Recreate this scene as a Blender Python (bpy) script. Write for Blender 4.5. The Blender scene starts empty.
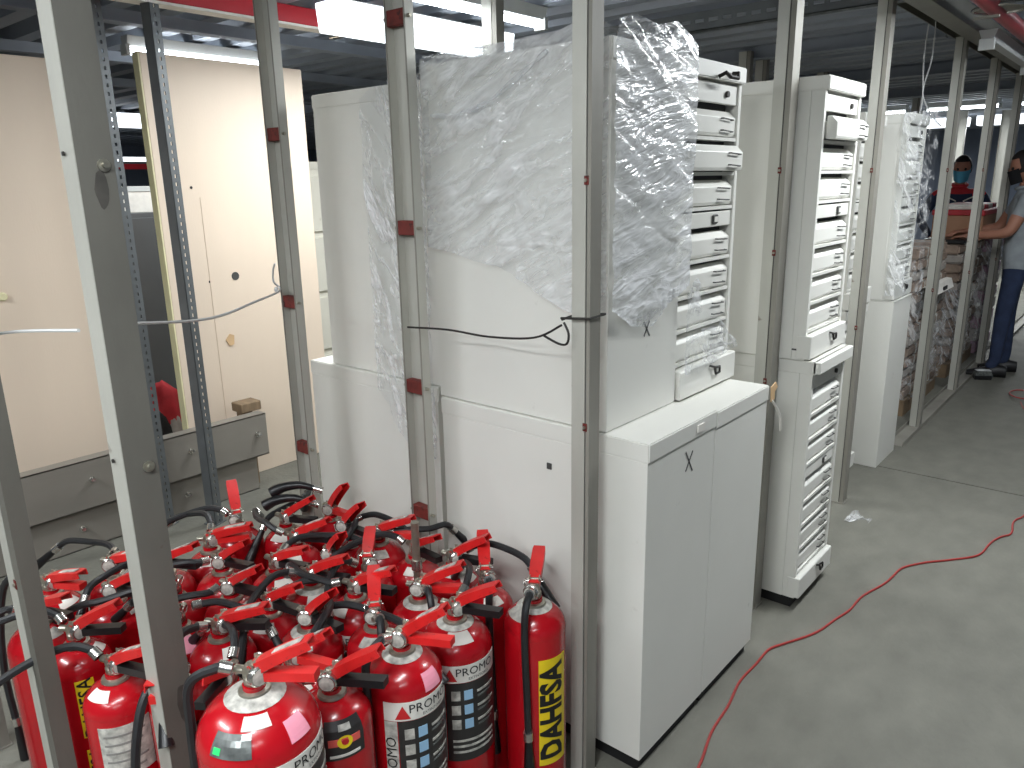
import bpy, bmesh, math, random
from mathutils import Vector, Matrix, noise
random.seed(7)
SC = bpy.context.scene
COL = SC.collection
PI = math.pi
R_ = math.radians
ORD = ['first', 'second', 'third', 'fourth', 'fifth', 'sixth', 'seventh', 'eighth', 'ninth', 'tenth', 'eleventh']

# ------------------------------------------------------------------ camera
CAM_H = 1.6
YAW, PITCH, ROLL, FPX = 0.705634, 0.259769, -0.018575, 761.365
fw = Vector((-math.sin(YAW)*math.cos(PITCH), math.cos(YAW)*math.cos(PITCH), -math.sin(PITCH)))
rt = Vector((math.cos(YAW), math.sin(YAW), 0))
up = rt.cross(fw)
r2 = rt*math.cos(ROLL) + up*math.sin(ROLL)
u2 = up*math.cos(ROLL) - rt*math.sin(ROLL)
cam = bpy.data.cameras.new('camera')
camo = bpy.data.objects.new('camera', cam)
COL.objects.link(camo)
cam.sensor_width = 36.0
cam.lens = 36.0*FPX/1024.0
cam.clip_start = 0.02
camo.matrix_world = Matrix(((r2.x, u2.x, -fw.x, 0), (r2.y, u2.y, -fw.y, 0), (r2.z, u2.z, -fw.z, CAM_H), (0, 0, 0, 1)))
SC.camera = camo

# ------------------------------------------------------------------ world, exposure
SC.view_settings.view_transform = 'Standard'
SC.view_settings.look = 'None'
SC.view_settings.gamma = 1.0
SC.view_settings.use_curve_mapping = False
SC.view_settings.exposure = 0.15
w = bpy.data.worlds.new('world')
SC.world = w
w.use_nodes = True
w.node_tree.nodes['Background'].inputs[0].default_value = (0.80, 0.88, 1.0, 1)
w.node_tree.nodes['Background'].inputs[1].default_value = 0.10
LAMP_W = 15.0            # watts per fixture (scaled per lamp below)

# ------------------------------------------------------------------ materials
MATS = {}
def lin(c):
    return tuple(((v/255.0)/12.92 if v/255.0 <= 0.04045 else ((v/255.0+0.055)/1.055)**2.4) for v in c)
def mat(name, rgb, rough=0.5, metal=0.0, var=0.08, scale=6.0, bump=0.0, bscale=40.0, coat=0.0, dark=None, spots=None, stretch=None):
    """rgb is sRGB 0..255; var = tonal variation by noise; spots = (rgb, threshold, scale) wear marks"""
    if name in MATS: return MATS[name]
    m = bpy.data.materials.new(name); m.use_nodes = True
    nt = m.node_tree; b = nt.nodes['Principled BSDF']
    base = lin(rgb)
    tc = nt.nodes.new('ShaderNodeTexCoord')
    mp = nt.nodes.new('ShaderNodeMapping')
    nt.links.new(tc.outputs['Object'], mp.inputs['Vector'])
    if stretch: mp.inputs['Scale'].default_value = stretch
    n = nt.nodes.new('ShaderNodeTexNoise'); n.inputs['Scale'].default_value = scale; n.inputs['Detail'].default_value = 5
    nt.links.new(mp.outputs['Vector'], n.inputs['Vector'])
    cr = nt.nodes.new('ShaderNodeValToRGB')
    lo = dark and lin(dark) or tuple(v*(1-var*1.6) for v in base)
    hi = tuple(min(1, v*(1+var)) for v in base)
    cr.color_ramp.elements[0].position = 0.3; cr.color_ramp.elements[0].color = (*lo, 1)
    cr.color_ramp.elements[1].position = 0.7; cr.color_ramp.elements[1].color = (*hi, 1)
    nt.links.new(n.outputs['Fac'], cr.inputs['Fac'])
    out = cr.outputs['Color']
    if spots:
        n2 = nt.nodes.new('ShaderNodeTexNoise'); n2.inputs['Scale'].default_value = spots[2]; n2.inputs['Detail'].default_value = 4
        nt.links.new(tc.outputs['Object'], n2.inputs['Vector'])
        c2 = nt.nodes.new('ShaderNodeValToRGB')
        c2.color_ramp.elements[0].position = spots[1]; c2.color_ramp.elements[0].color = (0, 0, 0, 1)
        c2.color_ramp.elements[1].position = min(1, spots[1]+0.06); c2.color_ramp.elements[1].color = (1, 1, 1, 1)
        nt.links.new(n2.outputs['Fac'], c2.inputs['Fac'])
        mx = nt.nodes.new('ShaderNodeMixRGB'); mx.inputs['Color2'].default_value = (*lin(spots[0]), 1)
        nt.links.new(c2.outputs['Color'], mx.inputs['Fac']); nt.links.new(out, mx.inputs['Color1'])
        out = mx.outputs['Color']
    nt.links.new(out, b.inputs['Base Color'])
    b.inputs['Roughness'].default_value = rough
    b.inputs['Metallic'].default_value = metal
    if coat: b.inputs['Coat Weight'].default_value = coat; b.inputs['Coat Roughness'].default_value = 0.08
    if bump:
        n3 = nt.nodes.new('ShaderNodeTexNoise'); n3.inputs['Scale'].default_value = bscale; n3.inputs['Detail'].default_value = 4
        nt.links.new(mp.outputs['Vector'], n3.inputs['Vector'])
        bm_ = nt.nodes.new('ShaderNodeBump'); bm_.inputs['Strength'].default_value = bump; bm_.inputs['Distance'].default_value = 0.01
        nt.links.new(n3.outputs['Fac'], bm_.inputs['Height']); nt.links.new(bm_.outputs['Normal'], b.inputs['Normal'])
    MATS[name] = m
    return m
def emit(name, rgb, strength):
    if name in MATS: return MATS[name]
    m = bpy.data.materials.new(name); m.use_nodes = True
    b = m.node_tree.nodes['Principled BSDF']
    b.inputs['Base Color'].default_value = (0.8, 0.8, 0.8, 1)
    b.inputs['Emission Color'].default_value = (*lin(rgb), 1); b.inputs['Emission Strength'].default_value = strength
    MATS[name] = m
    return m
def film_mat(name, lo=0.10, hi=0.55, rot=(0, 0, 0), scl=(1, 1, 6), sc=7.0, bump=0.5, thr=(0.35, 0.95)):
    """clear stretch film: see-through sheet with whitish stretched creases (ridged, stretched noise)"""
    m = bpy.data.materials.new(name); m.use_nodes = True
    nt = m.node_tree; nt.nodes.remove(nt.nodes['Principled BSDF'])
    o = nt.nodes['Material Output']
    tr = nt.nodes.new('ShaderNodeBsdfTransparent'); tr.inputs['Color'].default_value = (0.96, 0.97, 0.98, 1)
    gl = nt.nodes.new('ShaderNodeBsdfPrincipled')
    gl.inputs['Base Color'].default_value = (0.93, 0.935, 0.94, 1); gl.inputs['Roughness'].default_value = 0.16
    gl.inputs['Specular IOR Level'].default_value = 0.7; gl.inputs['Coat Weight'].default_value = 0.6; gl.inputs['Coat Roughness'].default_value = 0.04
    tc = nt.nodes.new('ShaderNodeTexCoord')
    mp = nt.nodes.new('ShaderNodeMapping'); mp.vector_type = 'TEXTURE'
    mp.inputs['Rotation'].default_value = rot; mp.inputs['Scale'].default_value = tuple(1.0/v for v in scl)
    nt.links.new(tc.outputs['Object'], mp.inputs['Vector'])
    def ridge(scale, dist):
        n = nt.nodes.new('ShaderNodeTexNoise'); n.inputs['Scale'].default_value = scale; n.inputs['Detail'].default_value = 3; n.inputs['Distortion'].default_value = dist
        nt.links.new(mp.outputs['Vector'], n.inputs['Vector'])
        a = nt.nodes.new('ShaderNodeMath'); a.operation = 'SUBTRACT'; a.inputs[1].default_value = 0.5; nt.links.new(n.outputs['Fac'], a.inputs[0])
        b = nt.nodes.new('ShaderNodeMath'); b.operation = 'ABSOLUTE'; nt.links.new(a.outputs[0], b.inputs[0])
        c = nt.nodes.new('ShaderNodeMath'); c.operation = 'MULTIPLY_ADD'; c.inputs[1].default_value = -7.0; c.inputs[2].default_value = 1.0; c.use_clamp = True
        nt.links.new(b.outputs[0], c.inputs[0]); return c.outputs[0]
    r1 = ridge(sc, 0.6); r2_ = ridge(sc*2.7, 1.0)
    mxx = nt.nodes.new('ShaderNodeMath'); mxx.operation = 'MULTIPLY_ADD'; mxx.inputs[1].default_value = 0.45
    nt.links.new(r2_, mxx.inputs[0]); nt.links.new(r1, mxx.inputs[2])
    big = nt.nodes.new('ShaderNodeTexNoise'); big.inputs['Scale'].default_value = 3.5; nt.links.new(tc.outputs['Object'], big.inputs['Vector'])
    mul = nt.nodes.new('ShaderNodeMath'); mul.operation = 'MULTIPLY'; nt.links.new(mxx.outputs[0], mul.inputs[0]); nt.links.new(big.outputs['Fac'], mul.inputs[1])
    cr = nt.nodes.new('ShaderNodeValToRGB')
    cr.color_ramp.elements[0].position = thr[0]; cr.color_ramp.elements[0].color = (lo, lo, lo, 1)
    cr.color_ramp.elements[1].position = thr[1]; cr.color_ramp.elements[1].color = (hi, hi, hi, 1)
    nt.links.new(mul.outputs[0], cr.inputs['Fac'])
    bp = nt.nodes.new('ShaderNodeBump'); bp.inputs['Strength'].default_value = bump; bp.inputs['Distance'].default_value = 0.02
    nt.links.new(mul.outputs[0], bp.inputs['Height']); nt.links.new(bp.outputs['Normal'], gl.inputs['Normal'])
    mx = nt.nodes.new('ShaderNodeMixShader')
    nt.links.new(cr.outputs['Color'], mx.inputs['Fac']); nt.links.new(tr.outputs[0], mx.inputs[1]); nt.links.new(gl.outputs[0], mx.inputs[2])
    nt.links.new(mx.outputs[0], o.inputs['Surface'])
    MATS[name] = m
    return m

M_floor = mat('concrete', (108, 107, 98), 0.7, 0, 0.10, 7.0, 0.35, 45, stretch=(1.4, 0.8, 1))
M_white = mat('cabinet_white', (222, 221, 214), 0.42, 0, 0.03, 2.0, 0.02, 200, spots=((196, 194, 186), 0.71, 9))
M_cream = mat('cabinet_cream', (216, 213, 200), 0.45, 0, 0.03, 3.0, spots=((180, 176, 160), 0.72, 11))
M_dark = mat('slot_shadow_gap', (70, 70, 66), 0.8)
M_plinth = mat('plinth_black', (22, 22, 23), 0.7)
M_film = film_mat('stretch_film_front', 0.10, 0.60, (0, R_(-28), 0), (1, 1, 4), 2.6, 0.45, (0.15, 0.8))
M_filmS = film_mat('stretch_film_side', 0.25, 0.90, (R_(14), 0, 0), (1, 1, 4), 3.0, 0.40, (0.10, 0.65))
M_film2 = film_mat('stretch_film_thin', 0.03, 0.75, (0, R_(62), 0), (1, 1, 3.5), 4.0, 0.7, (0.30, 0.8))
M_stud = mat('galvanised', (190, 189, 180), 0.4, 0.25, 0.10, 5, 0.05, 120, spots=((105, 84, 66), 0.73, 14), stretch=(1, 1, 0.35))  # stud steel, lightened to carry the lamp light on box studs' lit side
M_stud2 = mat('galvanised_dull_shade', (144, 141, 132), 0.5, 0.15, 0.12, 6, 0.05, 120, spots=((78, 66, 56), 0.74, 16), stretch=(1, 1, 0.35))  # dull steel; on box studs also the painted tone of the shaded side
M_stud_shade = mat('steel_shaded_side', (104, 102, 95), 0.5, 0.15, 0.14, 7, 0.06, 100, spots=((84, 74, 64), 0.70, 22), stretch=(1, 1, 0.4))  # darker copy of the stud steel: shade painted on the near posts' aisle side
M_clamp = mat('red_primer', (108, 38, 32), 0.65, 0, 0.25, 30, spots=((70, 30, 26), 0.6, 50))
M_chrome = mat('nickel', (200, 198, 192), 0.22, 0.9, 0.06, 30)
M_brass = mat('dull_nickel', (168, 164, 150), 0.32, 0.75, 0.1, 40)
M_red = mat('extinguisher_red', (178, 14, 26), 0.24, 0, 0.06, 8, coat=0.25, spots=((150, 14, 22), 0.68, 30))
M_lever = mat('lever_red', (206, 34, 34), 0.38, 0, 0.08, 20, spots=((170, 26, 26), 0.66, 60))
M_black = mat('black_rubber', (34, 35, 37), 0.48, 0, 0.15, 30)
M_blackp = mat('black_plastic', (24, 24, 26), 0.35)
M_paper = mat('white_paper', (226, 222, 214), 0.6, 0, 0.05, 30)
M_tag = mat('tag_print', (190, 188, 180), 0.6, 0, 0.3, 60)
M_pink = mat('pink_sticker', (244, 158, 178), 0.5, 0, 0.05, 20)
M_yellow = mat('yellow_sticker', (236, 206, 30), 0.45, 0, 0.05, 20)
M_ink = mat('black_ink', (22, 22, 22), 0.6)
M_labeld = mat('label_dark', (46, 44, 44), 0.4, 0, 0.2, 30)
M_labelb = mat('label_blue', (150, 190, 220), 0.5)
M_labelr = mat('label_red', (200, 36, 40), 0.5)
M_labelg = mat('label_grey_hologram', (120, 124, 122), 0.2, 0.4, 0.3, 40)
M_blueink = mat('blue_marker', (104, 154, 204), 0.6)
M_greymark = mat('grey_marker', (70, 70, 68), 0.7)
M_panel = mat('beige_board', (226, 208, 188), 0.5, 0, 0.04, 2.0, 0.05, 150, stretch=(1, 1, 0.2))
M_paneledge = mat('cream_edge', (226, 218, 176), 0.5)
M_steel = mat('grey_steel_beam', (142, 137, 129), 0.42, 0.2, 0.12, 2.5, 0.03, 80, stretch=(1, 0.4, 1))
M_slot = mat('slotted_angle_blue_grey', (100, 104, 106), 0.5, 0.3, 0.1, 8)
M_deck = mat('ceiling_deck', (156, 163, 174), 0.5, 0.15, 0.12, 3, stretch=(0.3, 1, 1))
M_track = mat('track_steel', (128, 126, 116), 0.5, 0.4, 0.1, 6)
M_redbeam = mat('rack_beam_red', (186, 26, 40), 0.4, 0, 0.08, 6)
M_wall = mat('far_wall', (124, 134, 152), 0.8, 0, 0.12, 1.5)
M_fix = mat('fixture_body', (196, 198, 196), 0.4, 0, 0.04, 8)
M_tube = emit('lamp_tube', (240, 248, 255), 14.0)
M_glare = emit('lamp_glare', (240, 248, 255), 2.2)
M_cord = mat('orange_red_cord', (158, 52, 48), 0.5, 0, 0.05, 20)
M_string = mat('white_string', (206, 206, 204), 0.7)
M_wire = mat('dark_wire', (52, 50, 48), 0.5, 0.5)
M_bundle = mat('brown_bundle', (158, 138, 122), 0.8, 0, 0.18, 12, dark=(104, 88, 78))
M_bundle2 = mat('grey_bundle', (176, 168, 160), 0.8, 0, 0.15, 14)
M_wood = mat('pallet_wood', (128, 108, 84), 0.8, 0, 0.15, 8, stretch=(1, 6, 1))
M_carton = mat('carton', (170, 128, 100), 0.8, 0, 0.08, 6)
M_redpack = mat('red_packet', (186, 44, 52), 0.5, 0, 0.1, 10)
M_skin = mat('skin', (172, 120, 98), 0.55, 0, 0.05, 10)
M_hair = mat('dark_hair', (34, 28, 26), 0.6)
M_navy = mat('navy_cloth', (38, 48, 74), 0.85, 0, 0.12, 20)
M_redcloth = mat('red_cloth', (196, 48, 56), 0.8, 0, 0.1, 20)
M_greycloth = mat('grey_polo', (150, 156, 160), 0.9, 0, 0.10, 14, 0.2, 30)
M_jeans = mat('blue_jeans', (44, 56, 84), 0.9, 0, 0.15, 14, 0.2, 40)
M_shoe = mat('black_shoe', (26, 26, 28), 0.5)
M_mblue = mat('mask_blue', (90, 170, 200), 0.8)
M_mblack = mat('mask_black', (20, 20, 24), 0.8)
M_orange = mat('orange_tape', (212, 178, 136), 0.5)

# ------------------------------------------------------------------ mesh builder
class MB:
    def __init__(s): s.v = []; s.f = []; s.m = []
    def add(s, vs, fs, mi=0):
        o = len(s.v); s.v += [tuple(v) for v in vs]; s.f += [tuple(i+o for i in f) for f in fs]; s.m += [mi]*len(fs)
        return s
    def box(s, x0, x1, y0, y1, z0, z1, mi=0):
        return s.add([(x0,y0,z0),(x1,y0,z0),(x1,y1,z0),(x0,y1,z0),(x0,y0,z1),(x1,y0,z1),(x1,y1,z1),(x0,y1,z1)],
              [(0,3,2,1),(4,5,6,7),(0,1,5,4),(1,2,6,5),(2,3,7,6),(3,0,4,7)], mi)
    def prism(s, poly, axis, a, b, mi=0):
        """poly = list of 2D points; extruded along axis from a to b. axis x:(y,z) y:(x,z) z:(x,y)"""
        n = len(poly)
        def P(p, t): return {'x': (t, p[0], p[1]), 'y': (p[0], t, p[1]), 'z': (p[0], p[1], t)}[axis]
        vs = [P(p, a) for p in poly]+[P(p, b) for p in poly]
        fs = [(i, (i+1) % n, n+(i+1) % n, n+i) for i in range(n)]+[tuple(range(n-1, -1, -1)), tuple(range(n, 2*n))]
        return s.add(vs, fs, mi)
    def lathe(s, prof, n=24, mi=0, cap=True):
        vs = []; fs = []
        for r, z in prof:
            for k in range(n):
                a = 2*PI*k/n; vs.append((r*math.cos(a), r*math.sin(a), z))
        for j in range(len(prof)-1):
            for k in range(n):
                k2 = (k+1) % n
                fs.append((j*n+k, j*n+k2, (j+1)*n+k2, (j+1)*n+k))
        if cap:
            fs.append(tuple(range(n-1, -1, -1))); fs.append(tuple((len(prof)-1)*n+k for k in range(n)))
        return s.add(vs, fs, mi)
    def tube(s, pts, r, n=8, mi=0, taper=None):
        pts = [Vector(p) for p in pts]; vs = []; fs = []
        prev = None
        for i, p in enumerate(pts):
            t = (pts[min(i+1, len(pts)-1)]-pts[max(i-1, 0)]).normalized()
            if prev is None:
                a = Vector((0, 0, 1)) if abs(t.z) < 0.9 else Vector((1, 0, 0))
                u = t.cross(a).normalized()
            else:
                u = (prev - t*prev.dot(t)).normalized()
            prev = u; v = t.cross(u)
            rr = r if taper is None else taper[i]
            for k in range(n):
                a = 2*PI*k/n; vs.append(p+u*math.cos(a)*rr+v*math.sin(a)*rr)
        for j in range(len(pts)-1):
            for k in range(n):
                k2 = (k+1) % n; fs.append((j*n+k, j*n+k2, (j+1)*n+k2, (j+1)*n+k))
        fs.append(tuple(range(n-1, -1, -1))); fs.append(tuple((len(pts)-1)*n+k for k in range(n)))
        return s.add(vs, fs, mi)
    def cyl(s, p, d, r, h, n=14, mi=0):
        p = Vector(p); d = Vector(d).normalized()
        return s.tube([p, p+d*h], r, n, mi)
    def xf(s, M):
        s.v = [tuple(M @ Vector(v)) for v in s.v]; return s
    def mesh(s, name, mats, smooth=False, bevel=0.0, segs=1):
        me = bpy.data.meshes.new(name); me.from_pydata(s.v, [], s.f)
        if not isinstance(mats, (list, tuple)): mats = [mats]
        for m in mats: me.materials.append(m)
        for p, i in zip(me.polygons, s.m): p.material_index = i
        bm = bmesh.new(); bm.from_mesh(me)
        bmesh.ops.recalc_face_normals(bm, faces=bm.faces)
        if bevel:
            es = [e for e in bm.edges if len(e.link_faces) == 2 and e.calc_face_angle(0) > 0.6]
            bmesh.ops.bevel(bm, geom=es, offset=bevel, segments=segs, affect='EDGES', clamp_overlap=True)
        if smooth:
            for f in bm.faces: f.smooth = True
            for e in bm.edges:
                if len(e.link_faces) == 2 and e.calc_face_angle(0) > 0.7: e.smooth = False
        bm.to_mesh(me); bm.free()
        return me
def spline(pts, k=6):
    """Catmull-Rom through points"""
    P = [Vector(p) for p in pts]; out = []
    for i in range(len(P)-1):
        a = P[max(i-1, 0)]; b = P[i]; c = P[i+1]; d = P[min(i+2, len(P)-1)]
        for j in range(k):
            t = j/k
            out.append(0.5*((2*b)+(c-a)*t+(2*a-5*b+4*c-d)*t*t+(3*b-a-3*c+d)*t**3))
    out.append(P[-1]); return out
def link(name, me, parent=None, loc=None, rot=None, label=None, kind=None):
    o = bpy.data.objects.new(name, me); COL.objects.link(o)
    if parent: o.parent = parent
    if loc is not None: o.location = loc
    if rot is not None: o.rotation_euler = rot
    if label: o['label'] = label
    if kind: o['kind'] = kind
    return o
def thing(name, label, cat, loc=(0, 0, 0), rz=0, group=None, me=None):
    o = bpy.data.objects.new(name, me); COL.objects.link(o)
    o.location = loc; o.rotation_euler = (0, 0, rz); o['label'] = label; o['category'] = cat
    if group: o['group'] = group
    return o
def struct(name, me, parent=None, loc=(0, 0, 0), label=None):
    o = bpy.data.objects.new(name, me); COL.objects.link(o); o.location = loc
    if parent: o.parent = parent
    else: o['kind'] = 'structure'
    if label: o['label'] = label
    return o
_tc = {}
def text_pts(txt, size=1.0, bold=0.0):
    key = (txt, bold)
    if key not in _tc:
        cu = bpy.data.curves.new('t', 'FONT'); cu.body = txt; cu.size = 1.0; cu.offset = bold; cu.resolution_u = 2
        cu.align_x = 'CENTER'; cu.align_y = 'CENTER'
        ob = bpy.data.objects.new('t', cu); COL.objects.link(ob)
        dg = bpy.context.evaluated_depsgraph_get(); dg.update()
        me = bpy.data.meshes.new_from_object(ob.evaluated_get(dg))
        _tc[key] = ([tuple(v.co) for v in me.vertices], [tuple(p.vertices) for p in me.polygons])
        bpy.data.objects.remove(ob); bpy.data.curves.remove(cu); bpy.data.meshes.remove(me)
    v, f = _tc[key]
    return [(x*size, y*size) for x, y, z in v], f

# ------------------------------------------------------------------ floor, ceiling, walls
JY = 4.43
mb = MB(); mb.box(-16, 3.0, -4, JY-0.006, -0.06, 0.0); mb.box(-16, 3.0, JY+0.006, 24, -0.06, 0.0)
fl = struct('floor', mb.mesh('floor', M_floor), label='grey concrete floor with a saw-cut joint across the aisle')
struct('joint_filler', MB().box(-16, 3.0, JY-0.007, JY+0.007, -0.05, -0.006).mesh('joint_filler', M_plinth), fl)
# ceiling: corrugated steel deck, ribs run across the aisle
CZ = 2.43
mb = MB(); pitch = 0.24
y = -4.0; prof = []
while y < 24:
    prof += [(y, CZ), (y+0.09, CZ), (y+0.12, CZ+0.075), (y+0.21, CZ+0.075)]
    y += pitch
vs = [(-16, a, b) for a, b in prof]+[(3.0, a, b) for a, b in prof]; n = len(prof)
mb.add(vs, [(i, i+1, n+i+1, n+i) for i in range(n-1)])
mb.box(-16, 3.0, -4, 24, CZ+0.12, CZ+0.16)
struct('ceiling', mb.mesh('ceiling', M_deck), label='grey corrugated steel deck ceiling')
struct('wall_back', MB().box(-16, 3.0, 17.8, 18, 0, 2.6).mesh('wall_back', M_wall), label='dim far end wall of the warehouse')
struct('wall_left', MB().box(-16.2, -16, -4, 24, 0, 2.6).mesh('wall_left', M_wall), label='dim far side wall of the warehouse')
struct('bounce_wall', MB().box(3.0, 3.2, -4, 24, 0, 2.6).mesh('bounce_wall', M_wall), label='added unseen wall bouncing light into the aisle')  # out of view, added only to throw light back into the aisle

# ------------------------------------------------------------------ lamps
CEIL_Z = CZ+0.07
def lamp(loc, length, along='y', label='', watts=1.0, tubes=2, width=0.16, cat='light', hang=False, cover=False):  # cover: adds a glowing box that stands in for the lamp's glare
    """fluorescent batten: housing, end caps, tubes; loc is the housing centre, z its underside"""
    t = thing('fluorescent_lamp', label, cat, loc, 0 if along == 'y' else PI/2)
    h = length/2
    mb = MB().prism([(-width/2, 0.055), (-width/2*0.55, 0.0), (width/2*0.55, 0.0), (width/2, 0.055)], 'y', -h, h)
    link('housing', mb.mesh('housing', M_fix, bevel=0.002), t)
    for s in (-1, 1):
        link('end_cap', MB().box(-width*0.4, width*0.4, s*h-0.012, s*h+0.012, -0.045, 0.01).mesh('end_cap', M_fix, bevel=0.002), t)
    if hang:
        for s in (-1, 1): link('hanger_rod', MB().cyl((0, s*h*0.7, 0.05), (0, 0, 1), 0.006, CEIL_Z-loc[2]-0.05, 8).mesh('hanger_rod', M_track), t)
    for k in range(tubes):
        x = (k-(tubes-1)/2)*width*0.45
        link('tube', MB().cyl((x, -h+0.013, -0.024), (0, 1, 0), 0.014, length-0.026, 12).mesh('tube', M_tube, smooth=True), t)
    if cover:  # glowing box round the tube stands in for the glare around the lamp
        link('glare_box', MB().prism([(-width/2, 0.054), (-width/2*0.8, -0.075), (width/2*0.8, -0.075), (width/2, 0.054)], 'y', -h-0.014, h+0.014).mesh('glare_box', M_glare, bevel=0.006), t)
    if watts > 0:
        L = bpy.data.lights.new('lamp_light', 'AREA'); L.shape = 'RECTANGLE'; L.size = width; L.size_y = length
        L.energy = LAMP_W*watts; L.color = (0.94, 0.98, 1.0)
        lo = bpy.data.objects.new('lamp_light', L); COL.objects.link(lo); lo.parent = t; lo.location = (0, 0, -0.10 if cover else -0.05)
    return t
LZ = 2.36
lamp((-3.05, 2.95, 2.35), 1.2, 'y', 'bright fluorescent lamp with its glare built as a glowing box, behind the plastic-wrapped cabinets', 1.8, 1, 0.17, cover=True)
lamp((-2.54, 2.43, LZ+0.01), 1.65, 'y', 'thin fluorescent strip at the ceiling above the wrapped cabinet', 1.3, 1, 0.09)
lamp((-4.55, 2.55, LZ), 0.9, 'y', 'fluorescent lamp seen just over the beige board', 1.0, 2, 0.09)
lamp((-9.0, 4.05, 2.34), 1.4, 'y', 'upper bright lamp seen through the gap beside the beige board', 1.0, 1, 0.4, cover=True)
lamp((-12.6, 5.7, 2.02), 1.6, 'y', 'lower bright lamp seen through the gap beside the beige board', 0.6, 1, 0.4, hang=True, cover=True)
lamp((-0.86, 5.55, 2.26), 1.4, 'y', 'unlit grey lamp housing beside the red pipe over the aisle', 0, 0, 0.09)
lamp((-0.45, -0.25, LZ), 1.5, 'y', 'fluorescent batten over the aisle just above the viewer', 2.6)
lamp((0.9, -1.2, LZ), 1.5, 'y', 'fluorescent batten over the aisle behind the viewer', 1.2)
lamp((-0.28, 3.25, LZ), 1.2, 'y', 'fluorescent batten over the aisle beside the first cabinets', 2.7)
lamp((-0.15, 5.2, LZ), 1.5, 'y', 'fluorescent batten over the aisle further along', 0.9)
lamp((-2.5, -0.9, LZ), 1.4, 'x', 'fluorescent batten above the open side of the cage', 3.2)
lamp((-0.9, -1.8, LZ), 1.4, 'x', 'fluorescent batten above the near side of the cage', 2.0)
for k, x in enumerate((-3.1, -2.1, -1.15)):
    lamp((x, 10.9, LZ+0.02), 0.78, 'x', ['left', 'middle', 'right'][k]+' lamp of the upper far row behind the people', 1.6, 1, 0.12)
for k, x in enumerate((-2.95, -1.85, -0.8)):
    lamp((x, 13.3, LZ-0.02), 0.95, 'x', ['left', 'middle', 'right'][k]+' lamp of the lower, brighter far row behind the people', 2.4, 1, 0.3, cover=True)
lamp((-3.3, 9.9, LZ-0.3), 0.5, 'x', 'small far lamp low behind the person in navy', 0.2, 1, 0.1, hang=True)

# ------------------------------------------------------------------ tracks, beams and pipes overhead
TX = -1.07
t = thing('ceiling_track', 'long steel track under the deck that holds the stud tops along the aisle', 'track')
link('channel', MB().prism([(TX-0.05, CZ), (TX-0.05, CZ-0.07), (TX-0.045, CZ-0.07), (TX-0.045, CZ-0.005), (TX+0.045, CZ-0.005), (TX+0.045, CZ-0.07), (TX+0.05, CZ-0.07), (TX+0.05, CZ)], 'y', 1.35, 15).mesh('channel', M_track), t)
t = thing('floor_track', 'steel floor track holding the studs along the aisle', 'track')
link('channel', MB().prism([(TX-0.045, 0.0), (TX-0.045, 0.03), (TX-0.042, 0.03), (TX-0.042, 0.004), (TX+0.042, 0.004), (TX+0.042, 0.03), (TX+0.045, 0.03), (TX+0.045, 0.0)], 'y', 4.85, 14).mesh('channel', M_stud2), t)
t = thing('ceiling_beam', 'beige steel beam along the aisle ceiling next to the track', 'beam')
link('web', MB().box(-0.99, -0.93, 1.5, 16, CZ-0.10, CZ).mesh('web', M_track), t)
link('flange', MB().box(-1.01, -0.915, 1.5, 16, CZ-0.115, CZ-0.10).mesh('flange', M_track, bevel=0.002), t)
t = thing('sprinkler_pipe', 'red sprinkler pipe running along the aisle ceiling', 'pipe')
link('pipe', MB().cyl((-0.745, 2.6, 2.32), (0, 1, 0), 0.036, 11, 16).mesh('pipe', mat('pipe_red', (150, 50, 56), 0.4), smooth=True), t)
for yy in (4.2, 6.9, 9.6):
    link('hanger', MB().cyl((-0.76, yy, 2.32), (0, 0, 1), 0.006, 0.13, 8).box(-0.81, -0.71, yy-0.015, yy+0.015, 2.265, 2.275).mesh('hanger', M_track), t)
t = thing('ceiling_ring', 'round metal rim of a lamp cover at the aisle ceiling', 'lamp cover', (-0.72, 4.27, 2.31))
ring = [(0.11*math.cos(a), 0.11*math.sin(a), 0) for a in [2*PI*k/28 for k in range(29)]]
link('rim', MB().tube(ring, 0.008, 8).mesh('rim', M_chrome, smooth=True), t)
link('cover', MB().lathe([(0.105, 0.0), (0.09, 0.03), (0.05, 0.055), (0.03, 0.115)], 24).mesh('cover', M_track, smooth=True), t)
def slotted(name, L, axis, w1, w2, th, mtl, pitch=0.05, slot=0.03, double=True):
    """L section with real slots: two flanges made of rungs"""
    mb = MB()
    n = int(L/pitch)
    def seg(a0, a1, p0, p1, q0, q1):
        if axis == 'z': mb.box(p0, p1, q0, q1, a0, a1)
        elif axis == 'y': mb.box(p0, p1, a0, a1, q0, q1)
        else: mb.box(a0, a1, p0, p1, q0, q1)
    for (w, flip) in ((w1, 0), (w2, 1)):
        if flip and not double:
            seg(0, L, 0, th, 0, w); continue
        bands = [(0, w*0.40), (w*0.60, w)]
        for b0, b1 in bands:
            if flip: seg(0, L, 0, th, b0, b1)
            else: seg(0, L, b0, b1, 0, th)
        for i in range(n+1):
            a0 = max(0, i*pitch-(pitch-slot)/2); a1 = min(L, i*pitch+(pitch-slot)/2)
            if a1 <= a0: continue
            if flip: seg(a0, a1, 0, th, w*0.40, w*0.60)
            else: seg(a0, a1, w*0.40, w*0.60, 0, th)
    return mb.mesh(name, mtl)
t = thing('slotted_beam', 'perforated grey steel angle crossing under the ceiling behind the cabinets', 'beam', (-3.3, 3.86, CZ-0.10))
link('angle', slotted('angle', 2.28, 'x', 0.06, 0.09, 0.004, M_slot, 0.075, 0.05), t)
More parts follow.
